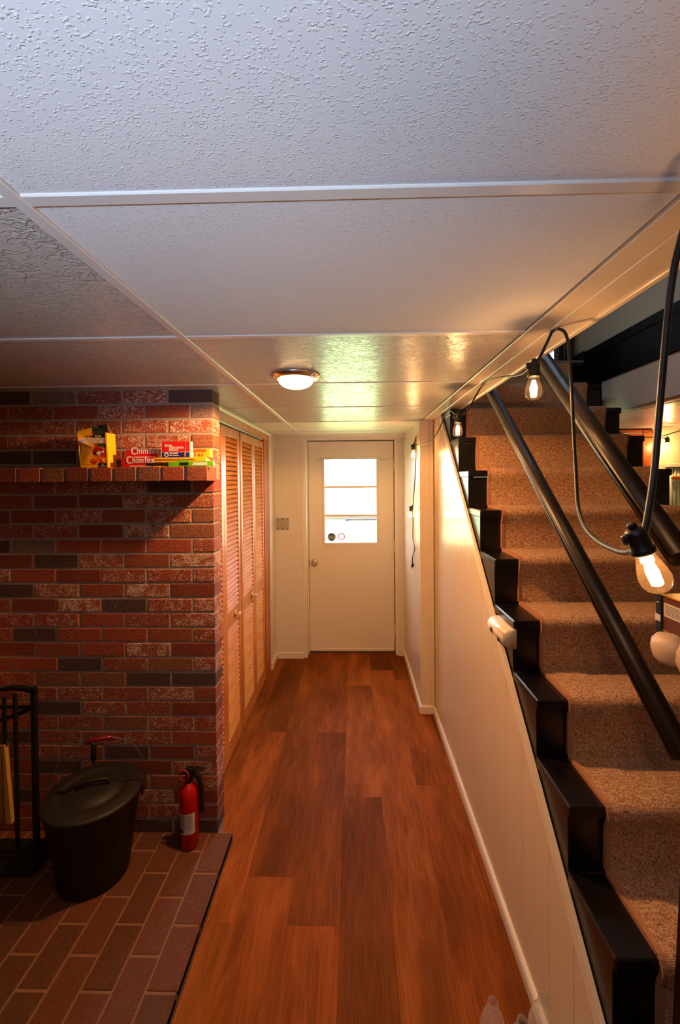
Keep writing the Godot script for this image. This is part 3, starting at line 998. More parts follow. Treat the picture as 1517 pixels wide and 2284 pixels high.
# ---------------------------------------------------------------- the room beyond the stair
func side_room() -> void:
	var s := S()
	box(s, Vector3(2.50, 0, -3.76), Vector3(3.7, CE + 0.02, -3.66))
	box(s, Vector3(1.2, 0, -3.80), Vector3(2.51, CE + 0.02, -3.72))
	var w := struct("wall_side_room", s, M.wall_panel)
	for k in 5:
		s = S()
		cbox(s, Vector3(2.502 + k * 0.1, 0.0, -3.665), Vector3(2.60 + k * 0.1, CE, -3.655), 0.002)
		obj("panel_board", s, M.wall_panel, w)
	s = S()
	box(s, Vector3(1.745, CE, -3.72), Vector3(3.7, CE + 0.03, 2.5))
	struct("ceiling_side_room", s, M.tile_plain)
	var ce2 := get_node("ceiling_side_room")
	var cuts := [-0.6252, -1.2348, -1.8444, -2.454, -3.0636, -3.6732]
	for k in cuts.size() - 1:
		s = S()
		cbox(s, Vector3(1.755, CE - 0.008, cuts[k + 1] + 0.003), Vector3(2.9, CE + 0.005, cuts[k] - 0.003), 0.002)
		obj("ceiling_tile", s, M.tile_meander, ce2)
	# pine door frame
	s = S()
	cbox(s, Vector3(2.412, 0, -3.72), Vector3(2.503, 2.05, -3.64), 0.003)
	cbox(s, Vector3(1.80, 2.0, -3.72), Vector3(2.503, 2.06, -3.645), 0.003)
	struct("trim_14", s, M.pine_dark)
	# curtained window, low on the same wall
	var c := thing("window_curtain", "green and white striped curtain under a pale rod in the far right room", "curtain")
	s = S()
	cbox(s, Vector3(2.605, 1.745, -3.66), Vector3(3.3, 1.775, -3.62), 0.003)
	obj("rod", s, M.trim_white, c)
	for k in 18:
		s = S(true)
		var x := 2.635 + k * 0.026
		prism(s, [Vector2(x, 0), Vector2(x + 0.013, 0.012 if k % 2 else 0.004), Vector2(x + 0.026, 0), Vector2(x + 0.026, -0.003), Vector2(x, -0.003)], 1.15, 1.742, func(v: Vector2, dd: float): return Vector3(v.x, dd, -3.643 + v.y))
		obj("stripe", s, M.curtain_green if k % 2 else M.curtain_white, c)
	s = S()
	cbox(s, Vector3(2.635, 1.640, -3.632), Vector3(3.3, 1.668, -3.612), 0.003)
	tag(obj("curtain_bar", s, M.pine_dark), "short orange-brown wooden bar across the striped curtain", "bar")

# ---------------------------------------------------------------- ceiling lamp
func ceiling_lamp() -> void:
	var at := Vector3(-0.228, CE, -1.695)
	var l := thing("ceiling_light", "round flush ceiling light with glowing frosted dome and nickel rim", "ceiling light", at)
	var s := S(true)
	lathe(s, [Vector2(0.0, 0.0), Vector2(0.095, 0.0), Vector2(0.097, -0.004), Vector2(0.095, -0.009), Vector2(0.084, -0.018), Vector2(0.075, -0.021), Vector2(0.070, -0.020), Vector2(0.070, -0.015), Vector2(0.0, -0.015)], 48)
	obj("rim", s, M.nickel, l)
	s = S(true)
	lathe(s, [Vector2(0.0, -0.016), Vector2(0.068, -0.016), Vector2(0.069, -0.023), Vector2(0.065, -0.034), Vector2(0.055, -0.044), Vector2(0.040, -0.051), Vector2(0.022, -0.055), Vector2(0.0, -0.0565)], 48)
	obj("dome", s, M.lamp_dome, l)
	s = S(true)
	for a in [1.45, 3.54, 5.64]:
		lathe(s, [Vector2(0, -0.007), Vector2(0.005, -0.005), Vector2(0.007, 0.0), Vector2(0.005, 0.005), Vector2(0, 0.007)], 12, Transform3D(Basis(), Vector3(cos(a) * 0.091, -0.014, -sin(a) * 0.091)))
	obj("thumb_screw", s, M.chrome, l)
	var d := SpotLight3D.new()
	d.name = "dome_light"
	d.light_color = WARM; d.light_energy = 2.0; d.light_size = 0.03; d.spot_range = 12.0; d.spot_attenuation = 2.0
	d.spot_angle = 87.0; d.spot_angle_attenuation = 0.15; d.shadow_enabled = true
	l.add_child(d)
	d.position = Vector3(0, -0.050, 0)
	d.basis = Basis.looking_at(Vector3.DOWN, Vector3.BACK)

# ---------------------------------------------------------------- string lights
func bulb(parent: Node, top: Vector3, axis: Vector3, e: float, sc := 1.0, globe := false) -> void:
	var xf := align(top, -axis)      # local +y points back up the socket
	xf.basis = xf.basis.scaled_local(Vector3.ONE * sc) if sc != 1.0 else xf.basis
	var s := S(true)
	lathe(s, [Vector2(0, 0.0), Vector2(0.010, -0.001), Vector2(0.0145, -0.006), Vector2(0.0150, -0.012), Vector2(0.0150, -0.031), Vector2(0.0172, -0.033), Vector2(0.0172, -0.040), Vector2(0.0150, -0.042), Vector2(0.0, -0.041)], 20, xf)
	cbox(s, Vector3(-0.021, -0.020, -0.006), Vector3(-0.011, -0.004, 0.006), 0.002, xf)
	cbox(s, Vector3(-0.006, -0.004, -0.005), Vector3(0.006, 0.008, 0.005), 0.002, xf)
	obj("socket", s, M.black_rubber, parent)
	s = S(true)
	var prof := [Vector2(0.0130, -0.040), Vector2(0.0135, -0.046), Vector2(0.0165, -0.056), Vector2(0.0205, -0.070), Vector2(0.0222, -0.080), Vector2(0.0215, -0.089), Vector2(0.0180, -0.097), Vector2(0.0110, -0.1025), Vector2(0.0, -0.1045)]
	if globe: prof = [Vector2(0.012, -0.040), Vector2(0.019, -0.047), Vector2(0.0245, -0.058), Vector2(0.026, -0.068), Vector2(0.0235, -0.080), Vector2(0.016, -0.089), Vector2(0.0, -0.093)]
	lathe(s, prof, 28, xf)
	var b := obj("bulb", s, M.bulb_glass, parent)
	s = S(true)
	for k in 4:
		var w := TAU * k / 4 + 0.4
		var p0 := xf * Vector3(cos(w) * 0.0035, -0.050, sin(w) * 0.0035)
		var p1 := xf * Vector3(cos(w) * 0.0068, -0.092, sin(w) * 0.0068)
		var m0 := p0.lerp(p1, 0.5)
		tube(s, [p0, m0, p1], 0.0018, 6, true, [0.0014, 0.0036, 0.0014])
	obj("filament", s, M.filament, b)
	omni("bulb_light", xf * Vector3(0, -0.071, 0), WARM, e, 0.012, parent)

func cord(parent: Node, pts: Array, r: float, m: Material = null, n := 8) -> void:
	var s := S(true)
	tube(s, smooth_path(pts, 6), r, n)
	obj("cord", s, m if m else M.black_rubber, parent)

func strings() -> void:
	var l := thing("string_light", "black string of clear pear-shaped bulbs looping from the soffit beside the stairs", "string light")
	cord(l, [Vector3(0.553, 2.070, -1.215), Vector3(0.560, 2.071, -1.190), Vector3(0.568, 2.042, -1.160), Vector3(0.563, 1.950, -1.130), Vector3(0.545, 1.793, -1.080), Vector3(0.526, 1.670, -1.030), Vector3(0.505, 1.599, -0.980), Vector3(0.478, 1.562, -0.900), Vector3(0.438, 1.550, -0.780), Vector3(0.392, 1.555, -0.650), Vector3(0.354, 1.568, -0.560), Vector3(0.331, 1.586, -0.503)], 0.0042, null, 10)
	cord(l, [Vector3(0.330, 1.588, -0.500), Vector3(0.349, 1.611, -0.520), Vector3(0.371, 1.667, -0.540), Vector3(0.384, 1.740, -0.550), Vector3(0.391, 1.824, -0.550), Vector3(0.399, 1.903, -0.550), Vector3(0.410, 1.958, -0.550), Vector3(0.441, 2.042, -0.560), Vector3(0.472, 2.070, -0.570)], 0.0042, null, 10)
	bulb(l, Vector3(0.320, 1.606, -0.500), Vector3(0.027, -0.062, 0), 0.115, 0.77)
	cord(l, [Vector3(0.553, 2.070, -1.212), Vector3(0.534, 2.037, -1.200), Vector3(0.507, 1.994, -1.180), Vector3(0.488, 1.972, -1.170)], 0.0042)
	bulb(l, Vector3(0.4865, 1.978, -1.170), Vector3(-0.002, -0.10, 0), 0.045)
	cord(l, [Vector3(0.480, 1.965, -1.175), Vector3(0.499, 1.974, -1.300), Vector3(0.521, 2.016, -1.500), Vector3(0.545, 2.058, -1.720), Vector3(0.552, 2.068, -1.832)], 0.0030)
	cord(l, [Vector3(0.552, 2.068, -1.832), Vector3(0.539, 2.039, -1.880), Vector3(0.515, 1.982, -1.920), Vector3(0.493, 1.953, -1.940), Vector3(0.472, 1.946, -1.950)], 0.0036)
	bulb(l, Vector3(0.471, 1.957, -1.950), Vector3(-0.003, -0.1, 0), 0.075)
	cord(l, [Vector3(0.472, 1.946, -1.955), Vector3(0.504, 2.002, -2.200), Vector3(0.552, 2.066, -2.505)], 0.0034)
	cord(l, [Vector3(0.552, 2.066, -2.505), Vector3(0.545, 2.037, -2.600), Vector3(0.532, 1.973, -2.700), Vector3(0.515, 1.927, -2.800), Vector3(0.490, 1.906, -2.900), Vector3(0.455, 1.904, -3.000), Vector3(0.425, 1.906, -3.050)], 0.0036)
	bulb(l, Vector3(0.424, 1.912, -3.055), Vector3(-0.006, -0.1, 0), 0.075)
	cord(l, [Vector3(0.425, 1.905, -3.06), Vector3(0.440, 1.95, -3.09), Vector3(0.452, 1.975, -3.12), Vector3(0.450, 1.95, -3.13), Vector3(0.447, 1.83, -3.12), Vector3(0.443, 1.70, -3.13), Vector3(0.440, 1.58, -3.17), Vector3(0.437, 1.49, -3.20), Vector3(0.432, 1.455, -3.20)], 0.0036)
	bulb(l, Vector3(0.428, 1.462, -3.20), Vector3(-0.02, -0.1, -0.01), 0.075, 0.9, true)
	cord(l, [Vector3(0.430, 1.45, -3.21), Vector3(0.448, 1.36, -3.30), Vector3(0.450, 1.239, -3.330), Vector3(0.450, 1.190, -3.320), Vector3(0.450, 1.150, -3.240), Vector3(0.450, 1.115, -3.259), Vector3(0.450, 1.057, -3.350), Vector3(0.450, 1.010, -3.355)], 0.0036)
	var s := S()
	cbox(s, Vector3(-0.009, -0.018, -0.013), Vector3(0.009, 0.012, 0.013), 0.004, Transform3D(Basis(Vector3.RIGHT, 0.5), Vector3(0.448, 0.998, -3.345)))
	box(s, Vector3(-0.006, -0.034, -0.008), Vector3(-0.001, -0.016, -0.005), Transform3D(Basis(Vector3.RIGHT, 0.5), Vector3(0.448, 0.998, -3.345)))
	box(s, Vector3(-0.006, -0.034, 0.005), Vector3(-0.001, -0.016, 0.008), Transform3D(Basis(Vector3.RIGHT, 0.5), Vector3(0.448, 0.998, -3.345)))
	obj("plug", s, M.black_rubber, l)
	# clear stick-on clips
	var spots := [[Vector3(0.553, CE - 0.004, -1.205), "clear plastic cord clip on the soffit above the second nearest bulb"], [Vector3(0.552, CE - 0.004, -1.832), "clear plastic cord clip between the second and third bulbs"], [Vector3(0.552, CE - 0.004, -2.505), "clear plastic cord clip past the third bulb, nearest the white post"]]
	for q in spots:
		var c := thing("cord_clip", q[1], "clip", q[0])
		s = S()
		cbox(s, Vector3(-0.011, -0.003, -0.026), Vector3(0.011, 0.0, 0.026), 0.001)
		obj("pad", s, M.clear_plastic, c)
		s = S(true)
		tube(s, smooth_path([Vector3(0.004, -0.003, 0.016), Vector3(0.003, -0.016, 0.010), Vector3(0.0, -0.019, 0.0), Vector3(-0.003, -0.014, -0.010)], 4), 0.0026, 8)
		obj("hook", s, M.clear_plastic, c)
	# second string in the room beyond the stair
	var l2 := thing("string_light", "string light with one glowing bulb against the panelled wall beyond the stairs", "string light")
	cord(l2, [Vector3(1.80, 2.065, -3.30), Vector3(1.938, 2.050, -3.300), Vector3(2.015, 2.002, -3.300), Vector3(2.088, 1.978, -3.300), Vector3(2.238, 1.971, -3.350), Vector3(2.375, 1.978, -3.400), Vector3(2.514, 2.010, -3.450), Vector3(2.656, 2.046, -3.500), Vector3(2.75, 2.066, -3.5)], 0.0042)
	cord(l2, [Vector3(2.03, 1.998, -3.31), Vector3(2.25, 2.02, -3.50), Vector3(2.405, 2.027, -3.600), Vector3(2.471, 2.038, -3.620), Vector3(2.501, 1.991, -3.590), Vector3(2.552, 1.982, -3.570)], 0.0036)
	bulb(l2, Vector3(2.555, 1.986, -3.56), Vector3(-0.004, -0.1, 0), 0.16)

# ---------------------------------------------------------------- things on the mantel
func ellipse(im: Image, cx: float, cy: float, rx: float, ry: float, c: Color) -> void:
	for y in range(maxi(0, int(cy - ry)), mini(im.get_height(), int(cy + ry) + 1)):
		var q := 1.0 - pow((y - cy) / ry, 2.0)
		if q > 0.0:
			var hw := rx * sqrt(q)
			im.fill_rect(Rect2i(int(cx - hw), y, maxi(1, int(2.0 * hw)), 1), c)

func carton_print() -> StandardMaterial3D:
	var im := Image.create(250, 320, false, Image.FORMAT_RGB8)
	im.fill(Color(0.94, 0.68, 0.03))
	im.fill_rect(Rect2i(118, 0, 132, 90), Color(0.16, 0.20, 0.06))
	for i in 240:
		im.fill_rect(Rect2i(128 + rng.randi() % 118, rng.randi() % 88, 8, 5), Color(rng.randf_range(0.05, 0.3), rng.randf_range(0.12, 0.34), 0.05))
	im.fill_rect(Rect2i(116, 40, 14, 34), Color(0.76, 0.16, 0.04))
	for i in 10: im.fill_rect(Rect2i(66 + i * 13, 66 + (i % 2) * 4, 9, 12), Color(0.08, 0.06, 0.05) if i < 6 else Color(0.86, 0.84, 0.80))
	im.fill_rect(Rect2i(20, 86, 228, 44), Color(0.87, 0.74, 0.68))
	im.fill_rect(Rect2i(20, 100, 40, 20), Color(0.70, 0.66, 0.76))
	im.fill_rect(Rect2i(70, 130, 74, 90), Color(0.90, 0.66, 0.30))
	im.fill_rect(Rect2i(138, 130, 112, 40), Color(0.20, 0.30, 0.06))
	im.fill_rect(Rect2i(138, 130, 22, 50), Color(0.80, 0.30, 0.08))
	ellipse(im, 184, 206, 62, 50, Color(0.88, 0.42, 0.16))
	ellipse(im, 170, 192, 44, 32, Color(0.66, 0.05, 0.03))
	ellipse(im, 210, 218, 30, 22, Color(0.84, 0.16, 0.03))
	ellipse(im, 168, 210, 40, 16, Color(0.30, 0.06, 0.03))
	for a in 5:
		var w := TAU * a / 5.0 - 0.5
		ellipse(im, 176 + cos(w) * 12, 208 + sin(w) * 10, 9, 8, Color(0.92, 0.86, 0.82))
	ellipse(im, 206, 196, 10, 9, Color(0.92, 0.88, 0.82))
	for i in 46: ellipse(im, 110 + rng.randf() * 120, 258 + rng.randf() * 30 , 10, 9, [Color(0.90, 0.34, 0.03), Color(0.62, 0.10, 0.02), Color(0.93, 0.50, 0.10)][rng.randi() % 3])
	ellipse(im, 218, 262, 16, 18, Color(0.96, 0.70, 0.16))
	for i in 14: im.fill_rect(Rect2i(28, 166 + i * 9, 30 + rng.randi() % 36, 3), Color(0.55, 0.36, 0.02))
	im.fill_rect(Rect2i(28, 296, 140, 4), Color(0.7, 0.46, 0.02))
	im.fill_rect(Rect2i(166, 286, 84, 34), Color(0.07, 0.05, 0.05))
	ellipse(im, 204, 294, 7, 6, Color(0.8, 0.76, 0.72))
	im.fill_rect(Rect2i(184, 305, 46, 7), Color(0.82, 0.78, 0.74))
	var m := mat("carton_print", Color.WHITE, 0.45)
	m.albedo_texture = ImageTexture.create_from_image(im)
	return m

func shelf_items() -> void:
	var y0 := 1.7265
	# opened yellow carton, dented, its torn flap leaning back
	var c := thing("carton", "dented yellow carton with a torn open top at the left of the mantel shelf", "carton", Vector3(0, y0, 0))
	var zf := -1.836
	var fp := [Vector3(-1.188, 0.0, zf), Vector3(-1.066, 0.0, zf), Vector3(-1.072, 0.150, zf - 0.001), Vector3(-1.078, 0.162, zf - 0.003), Vector3(-1.128, 0.176, zf - 0.004), Vector3(-1.202, 0.158, zf - 0.002), Vector3(-1.196, 0.118, zf + 0.004), Vector3(-1.187, 0.092, zf - 0.004)]
	var uv := []
	for p in fp: uv.append(Vector2((p.x + 1.202) / 0.136, 1.0 - p.y / 0.176))
	var s := S()
	for i in fp.size():
		var j := (i + 1) % fp.size()
		face(s, [Vector3(-1.13, 0.085, zf + 0.001), fp[i], fp[j]], Vector3(-1.13, 0.08, -3), [Vector2(0.53, 0.52), uv[i], uv[j]])
	obj("front_panel", s, carton_print(), c)
	s = S()
	face(s, [Vector3(-1.066, 0, zf), Vector3(-1.064, 0, zf - 0.062), Vector3(-1.068, 0.150, zf - 0.060), Vector3(-1.072, 0.150, zf - 0.001)], Vector3(-1.3, 0.08, -1.87))
	face(s, [Vector3(-1.188, 0, zf), Vector3(-1.188, 0, zf - 0.062), Vector3(-1.200, 0.158, zf - 0.062), Vector3(-1.202, 0.158, zf - 0.002)], Vector3(-1.1, 0.08, -1.87))
	face(s, [Vector3(-1.188, 0, zf - 0.062), Vector3(-1.064, 0, zf - 0.062), Vector3(-1.068, 0.150, zf - 0.061), Vector3(-1.200, 0.158, zf - 0.061)], Vector3(-1.1, 0.08, -1.8))
	face(s, [Vector3(-1.188, 0.001, zf), Vector3(-1.066, 0.001, zf), Vector3(-1.064, 0.001, zf - 0.062), Vector3(-1.188, 0.001, zf - 0.062)], Vector3(-1.1, 0.1, -1.87))
	face(s, [Vector3(-1.078, 0.150, zf + 0.0012), Vector3(-1.072, 0.0, zf + 0.0012), Vector3(-1.066, 0.0, zf + 0.0008), Vector3(-1.071, 0.152, zf + 0.0008)], Vector3(-1.07, 0.08, -3))
	obj("side_panel", s, M.yellow_plain, c)
	s = S()
	prism(s, [Vector2(-1.128, 0.160), Vector2(-1.074, 0.150), Vector2(-1.082, 0.190), Vector2(-1.118, 0.184)], zf - 0.016, zf - 0.015, func(v: Vector2, d: float): return Vector3(v.x, v.y, d))
	obj("torn_flap", s, M.teal_dark, c)
	s = S()
	prism(s, [Vector2(-1.072, 0.150), Vector2(-1.062, 0.150), Vector2(-1.074, 0.168), Vector2(-1.083, 0.196), Vector2(-1.080, 0.170)], zf - 0.030, zf - 0.029, func(v: Vector2, d: float): return Vector3(v.x, v.y, d))
	obj("flap", s, M.cardboard, c)
	# two long red and yellow cartons, one lying on the other
	var b := thing("slim_carton", "upper of two stacked red and yellow cartons, partly behind the matchbox", "carton", Vector3(-1.0, y0 + 0.0405, -1.896))
	box_print(b, 0.370, 0.037, 0.038)
	letters("Chimney Fire Extinguisher", 0.0115, Vector3(0.146, 0.021, 0.0390), M.ink_orange, b, true, 1.02)
	letters("Protect Your Home", 0.008, Vector3(0.146, 0.007, 0.0390), M.ink_brown, b, false)
	flame_print(b, 0.038)
	var b2 := thing("slim_carton", "lower of two stacked red and yellow cartons, lying flat on the mantel behind the lighter", "carton", Vector3(-1.012, y0, -1.896))
	box_print(b2, 0.370, 0.040, 0.056)
	letters("Protect Your Home From Chimney Fires", 0.0065, Vector3(0.150, 0.026, 0.0570), M.ink_brown, b2)
	letters("Extinguishes chimney fires quickly", 0.005, Vector3(0.150, 0.016, 0.0570), M.ink_brown, b2, false)
	flame_print(b2, 0.056)
	# matchbox on the lower carton
	var m := thing("matchbox", "red and blue box of strike-on-box matches on top of the lower carton", "matchbox", Vector3(-0.835, y0 + 0.0405, -1.8575))
	var zm := 0.015
	s = S()
	box(s, Vector3(0, 0.023, 0), Vector3(0.122, 0.068, zm))
	obj("red_sleeve", s, M.red_print, m)
	s = S()
	box(s, Vector3(0, 0.0, 0), Vector3(0.122, 0.023, zm))
	obj("blue_sleeve", s, M.blue_print, m)
	s = S()
	box(s, Vector3(0.122, 0.0, 0.0), Vector3(0.131, 0.068, zm))
	box(s, Vector3(-0.003, 0.0, 0.0), Vector3(0.0, 0.068, zm))
	box(s, Vector3(0.0, 0.0225, zm), Vector3(0.122, 0.0238, zm + 0.0003))
	obj("white_edge", s, M.white_print, m)
	letters("STRIKE ON BOX", 0.0088, Vector3(0.032, 0.035, zm + 0.0004), M.white_print, m, true, 0.72)
	letters("MATCHES", 0.0088, Vector3(0.032, 0.0250, zm + 0.0004), M.white_print, m, true, 0.72)
	letters("250 COUNT", 0.006, Vector3(0.034, 0.0125, zm + 0.0004), M.white_print, m, true, 0.8)
	letters("kitchen matches", 0.004, Vector3(0.034, 0.0055, zm + 0.0004), M.white_print, m, false)
	s = S()
	prism(s, [Vector2(0.010, 0.052), Vector2(0.020, 0.060), Vector2(0.020, 0.056), Vector2(0.047, 0.056), Vector2(0.044, 0.052), Vector2(0.047, 0.047), Vector2(0.020, 0.047), Vector2(0.020, 0.044)], zm, zm + 0.0006, func(v: Vector2, d: float): return Vector3(v.x, v.y, d))
	obj("arrow_emblem", s, M.paper_label, m)
	s = S(true)
	lathe(s, [Vector2(0.0055, 0.0), Vector2(0.0055, 0.0007), Vector2(0.0098, 0.0007), Vector2(0.0098, 0.0)], 20, align(Vector3(0.020, 0.0115, zm), Vector3.BACK))
	obj("ring_emblem", s, M.white_print, m)
	s = S()
	for q in [[0.1005, 0.103], [0.106, 0.1035]]:
		tube(s, [Vector3(q[0], 0.003, zm + 0.0004), Vector3(q[1], 0.055, zm + 0.0004)], 0.0008, 6)
	obj("match_print", s, M.straw, m)
	# long-neck lighter in front
	var l := thing("lighter", "lime green long-neck lighter with a black barrel lying along the mantel edge", "lighter", Vector3(0, y0, -1.825))
	s = S()
	cbox(s, Vector3(-0.896, 0.004, -0.006), Vector3(-0.790, 0.017, 0.006), 0.003)
	obj("barrel", s, M.ink, l)
	s = S()
	prism(s, [Vector2(-0.795, 0.0), Vector2(-0.612, 0.0), Vector2(-0.602, 0.005), Vector2(-0.602, 0.018), Vector2(-0.612, 0.023), Vector2(-0.705, 0.021), Vector2(-0.731, 0.030), Vector2(-0.750, 0.024), Vector2(-0.795, 0.018)], -0.008, 0.008, func(v: Vector2, d: float): return Vector3(v.x, v.y, d))
	obj("grip", s, M.lime, l)
	s = S()
	box(s, Vector3(-0.745, 0.006, 0.0075), Vector3(-0.708, 0.017, 0.0090))
	obj("trigger", s, M.ink, l)
	s = S()
	prism(s, [Vector2(-0.694, 0.005), Vector2(-0.628, 0.005), Vector2(-0.628, 0.017), Vector2(-0.686, 0.017)], 0.0078, 0.0086, func(v: Vector2, d: float): return Vector3(v.x, v.y, d))
	obj("sticker", s, M.white_print, l)

func flame_print(b: Node3D, z: float) -> void:
	for q in [[0.305, 0.030, 0.010], [0.322, 0.024, 0.014], [0.336, 0.028, 0.009]]:
		var s := S()
		prism(s, [Vector2(-0.5, 0), Vector2(0.5, 0), Vector2(0.35, 0.9), Vector2(0.05, 1.6), Vector2(-0.2, 0.8)], z, z + 0.0006, func(v: Vector2, d: float): return Vector3(q[0] + v.x * q[2], 0.004 + v.y * q[1] * 0.45, d))
		obj("flame_print", s, M.ink_orange, b)

func box_print(b: Node3D, w: float, h: float, d: float) -> void:
	var split := 0.141
	var s := S()
	cbox(s, Vector3(split, 0, 0), Vector3(w, h, d), 0.0006)
	obj("yellow_panel", s, M.yellow_print, b)
	s = S()
	cbox(s, Vector3(0, 0, 0), Vector3(split + 0.0005, h, d + 0.0003), 0.0006)
	obj("red_panel", s, M.red_print, b)
	var lh := 0.0235
	var ly := 0.0088
	letters("C", lh * 1.42, Vector3(0.021, ly - 0.006, d + 0.001), M.white_print, b)
	letters("himfex", lh, Vector3(0.047, ly + 0.001, d + 0.001), M.white_print, b, true, 0.88)
	s = S()
	box(s, Vector3(0.036, ly - 0.0068, d), Vector3(0.132, ly - 0.0030, d + 0.0014))
	obj("underline", s, M.white_print, b)

# ---------------------------------------------------------------- things on the hearth
func hearth_items() -> void:
	var hy := 0.0512
	# fire extinguisher
	var e := thing("fire_extinguisher", "small red fire extinguisher with a white label standing on the hearth by the chimney corner", "fire extinguisher", Vector3(-0.7454, hy, -1.866))
	var s := S(true)
	lathe(s, [Vector2(0, 0), Vector2(0.037, 0), Vector2(0.0405, 0.004), Vector2(0.0405, 0.222), Vector2(0.039, 0.238), Vector2(0.034, 0.254), Vector2(0.026, 0.266), Vector2(0.018, 0.274), Vector2(0.016, 0.280), Vector2(0, 0.280)], 40)
	obj("cylinder", s, M.red_gloss, e)
	s = S(true)
	var lab := []
	for i in 13:
		var a := PI * 0.5 + 0.42 - 1.75 * i / 12.0 + 0.35
		lab.append(Vector3(cos(a) * 0.0409, 0, sin(a) * 0.0409))
	for i in 12:
		face(s, [lab[i] + Vector3(0, 0.073, 0), lab[i + 1] + Vector3(0, 0.073, 0), lab[i + 1] + Vector3(0, 0.163, 0), lab[i] + Vector3(0, 0.163, 0)], Vector3(0, 0.12, 0))
	obj("label", s, M.paper_label, e)
	s = S()
	for k in 16:
		var y := 0.155 - k * 0.0042
		for seg in 2:
			var a0 := PI * 0.5 + 0.70 - seg * 0.80
			var a1 := a0 - 0.55 - rng.randf() * 0.15
			for q in 4:
				var u0 := lerpf(a0, a1, q / 4.0)
				var u1 := lerpf(a0, a1, (q + 1) / 4.0)
				face(s, [Vector3(cos(u0) * 0.0413, y, sin(u0) * 0.0413), Vector3(cos(u1) * 0.0413, y, sin(u1) * 0.0413), Vector3(cos(u1) * 0.0413, y + 0.0011, sin(u1) * 0.0413), Vector3(cos(u0) * 0.0413, y + 0.0011, sin(u0) * 0.0413)], Vector3(0, y, 0))
	obj("label_print", s, M.shadow_grey, e)
	s = S()
	for a in [2.22, 1.98]:
		var xf := Transform3D(Basis(Vector3.UP, PI * 0.5 - a), Vector3(cos(a) * 0.0413, 0.081, sin(a) * 0.0413))
		for q in [[-0.006, -0.006, 0.006, -0.0042], [-0.006, 0.0042, 0.006, 0.006], [-0.006, -0.006, -0.0042, 0.006], [0.0042, -0.006, 0.006, 0.006], [-0.002, -0.003, 0.002, 0.003]]:
			box(s, Vector3(q[0], q[1] + 0.006, -0.0005), Vector3(q[2], q[3] + 0.006, 0.0006), xf)
	obj("pictogram", s, M.ink, e)
	s = S(true)
	lathe(s, [Vector2(0.016, 0.278), Vector2(0.017, 0.296), Vector2(0.013, 0.306), Vector2(0.014, 0.318), Vector2(0.0, 0.320)], 20)
	obj("valve", s, M.black_rubber, e)
	s = S()
	cbox(s, Vector3(-0.050, 0.334, -0.010), Vector3(0.034, 0.341, 0.010), 0.002, Transform3D(Basis(Vector3.BACK, -0.12), Vector3(0, 0.004, 0)))
	cbox(s, Vector3(-0.034, 0.314, -0.009), Vector3(0.030, 0.322, 0.009), 0.002)
	cbox(s, Vector3(-0.012, 0.316, -0.010), Vector3(0.022, 0.340, 0.010), 0.002)
	obj("lever", s, M.black_rubber, e)
	s = S(true)
	var ring := []
	for k in 17: ring.append(Vector3(-0.012 + cos(TAU * k / 16) * 0.020, 0.322 + sin(TAU * k / 16) * 0.027, 0.022 + 0.004 * sin(TAU * k / 16)))
	tube(s, ring, 0.0028, 8, false)
	obj("pull_ring", s, M.red_print, e)
	s = S(true)
	tube(s, smooth_path([Vector3(0.015, 0.316, -0.004), Vector3(0.040, 0.300, -0.006), Vector3(0.052, 0.260, -0.006), Vector3(0.056, 0.20, -0.004), Vector3(0.057, 0.15, -0.002)], 5), 0.012, 12)
	obj("hose", s, M.black_rubber, e)
	# ash bucket
	var bc := Vector3(-1.088, hy, -1.728)
	var b := thing("ash_bucket", "large black metal ash bucket with a lid and a red-gripped wire bail", "bucket", bc)
	s = S(true)
	lathe(s, [Vector2(0, 0.0), Vector2(0.128, 0.0), Vector2(0.133, 0.006), Vector2(0.140, 0.06), Vector2(0.176, 0.318), Vector2(0.180, 0.322), Vector2(0.180, 0.328), Vector2(0.170, 0.328)], 56)
	obj("body", s, M.bucket_black, b)
	s = S(true)
	lathe(s, [Vector2(0.181, 0.326), Vector2(0.184, 0.331), Vector2(0.183, 0.338), Vector2(0.176, 0.342), Vector2(0.160, 0.343), Vector2(0.150, 0.346), Vector2(0.132, 0.347), Vector2(0.120, 0.340), Vector2(0.104, 0.340), Vector2(0.095, 0.350), Vector2(0.060, 0.354), Vector2(0.0, 0.355)], 56)
	obj("lid", s, M.bucket_lid, b)
	s = S(true)
	var ax := Vector3(0.93, 0, -0.37)
	tube(s, smooth_path([ax * -0.058 + Vector3(0, 0.352, 0), ax * -0.048 + Vector3(0, 0.374, 0), Vector3(0, 0.380, 0), ax * 0.048 + Vector3(0, 0.374, 0), ax * 0.058 + Vector3(0, 0.352, 0)], 4), 0.0065, 10)
	obj("lid_handle", s, M.bucket_black, b)
	s = S(true)
	var bail := []
	for k in 25:
		var w := PI * k / 24.0
		bail.append(ax * (-cos(w) * 0.186) + Vector3(0.012, 0.300, 0.01) * 1.0 + Vector3(0.028, 0.262, 0.0) * pow(sin(w), 0.8))
	tube(s, bail, 0.0026, 8)
	obj("bail", s, M.wire, b)
	s = S(true)
	var gp := bail.slice(10, 15)
	tube(s, gp, 0.0085, 14)
	obj("grip", s, M.red_dark, b)
	for sg in [-1.0, 1.0]:
		s = S()
		cbox(s, Vector3(-0.012, -0.02, -0.006), Vector3(0.012, 0.02, 0.006), 0.003, Transform3D(Basis(Vector3.UP, atan2(ax.x, ax.z)), ax * 0.182 * sg + Vector3(0, 0.300, 0)))
		obj("ear", s, M.bucket_black, b)
	# shovel whose handle shows over the lid
	var sv := thing("ash_shovel", "dark ash shovel handle standing up behind the black bucket", "shovel", Vector3(-1.20, hy, -1.905))
	s = S(true)
	tube(s, [Vector3(0.0, 0.02, 0.0), Vector3(0.006, 0.36, 0.004)], 0.006, 10)
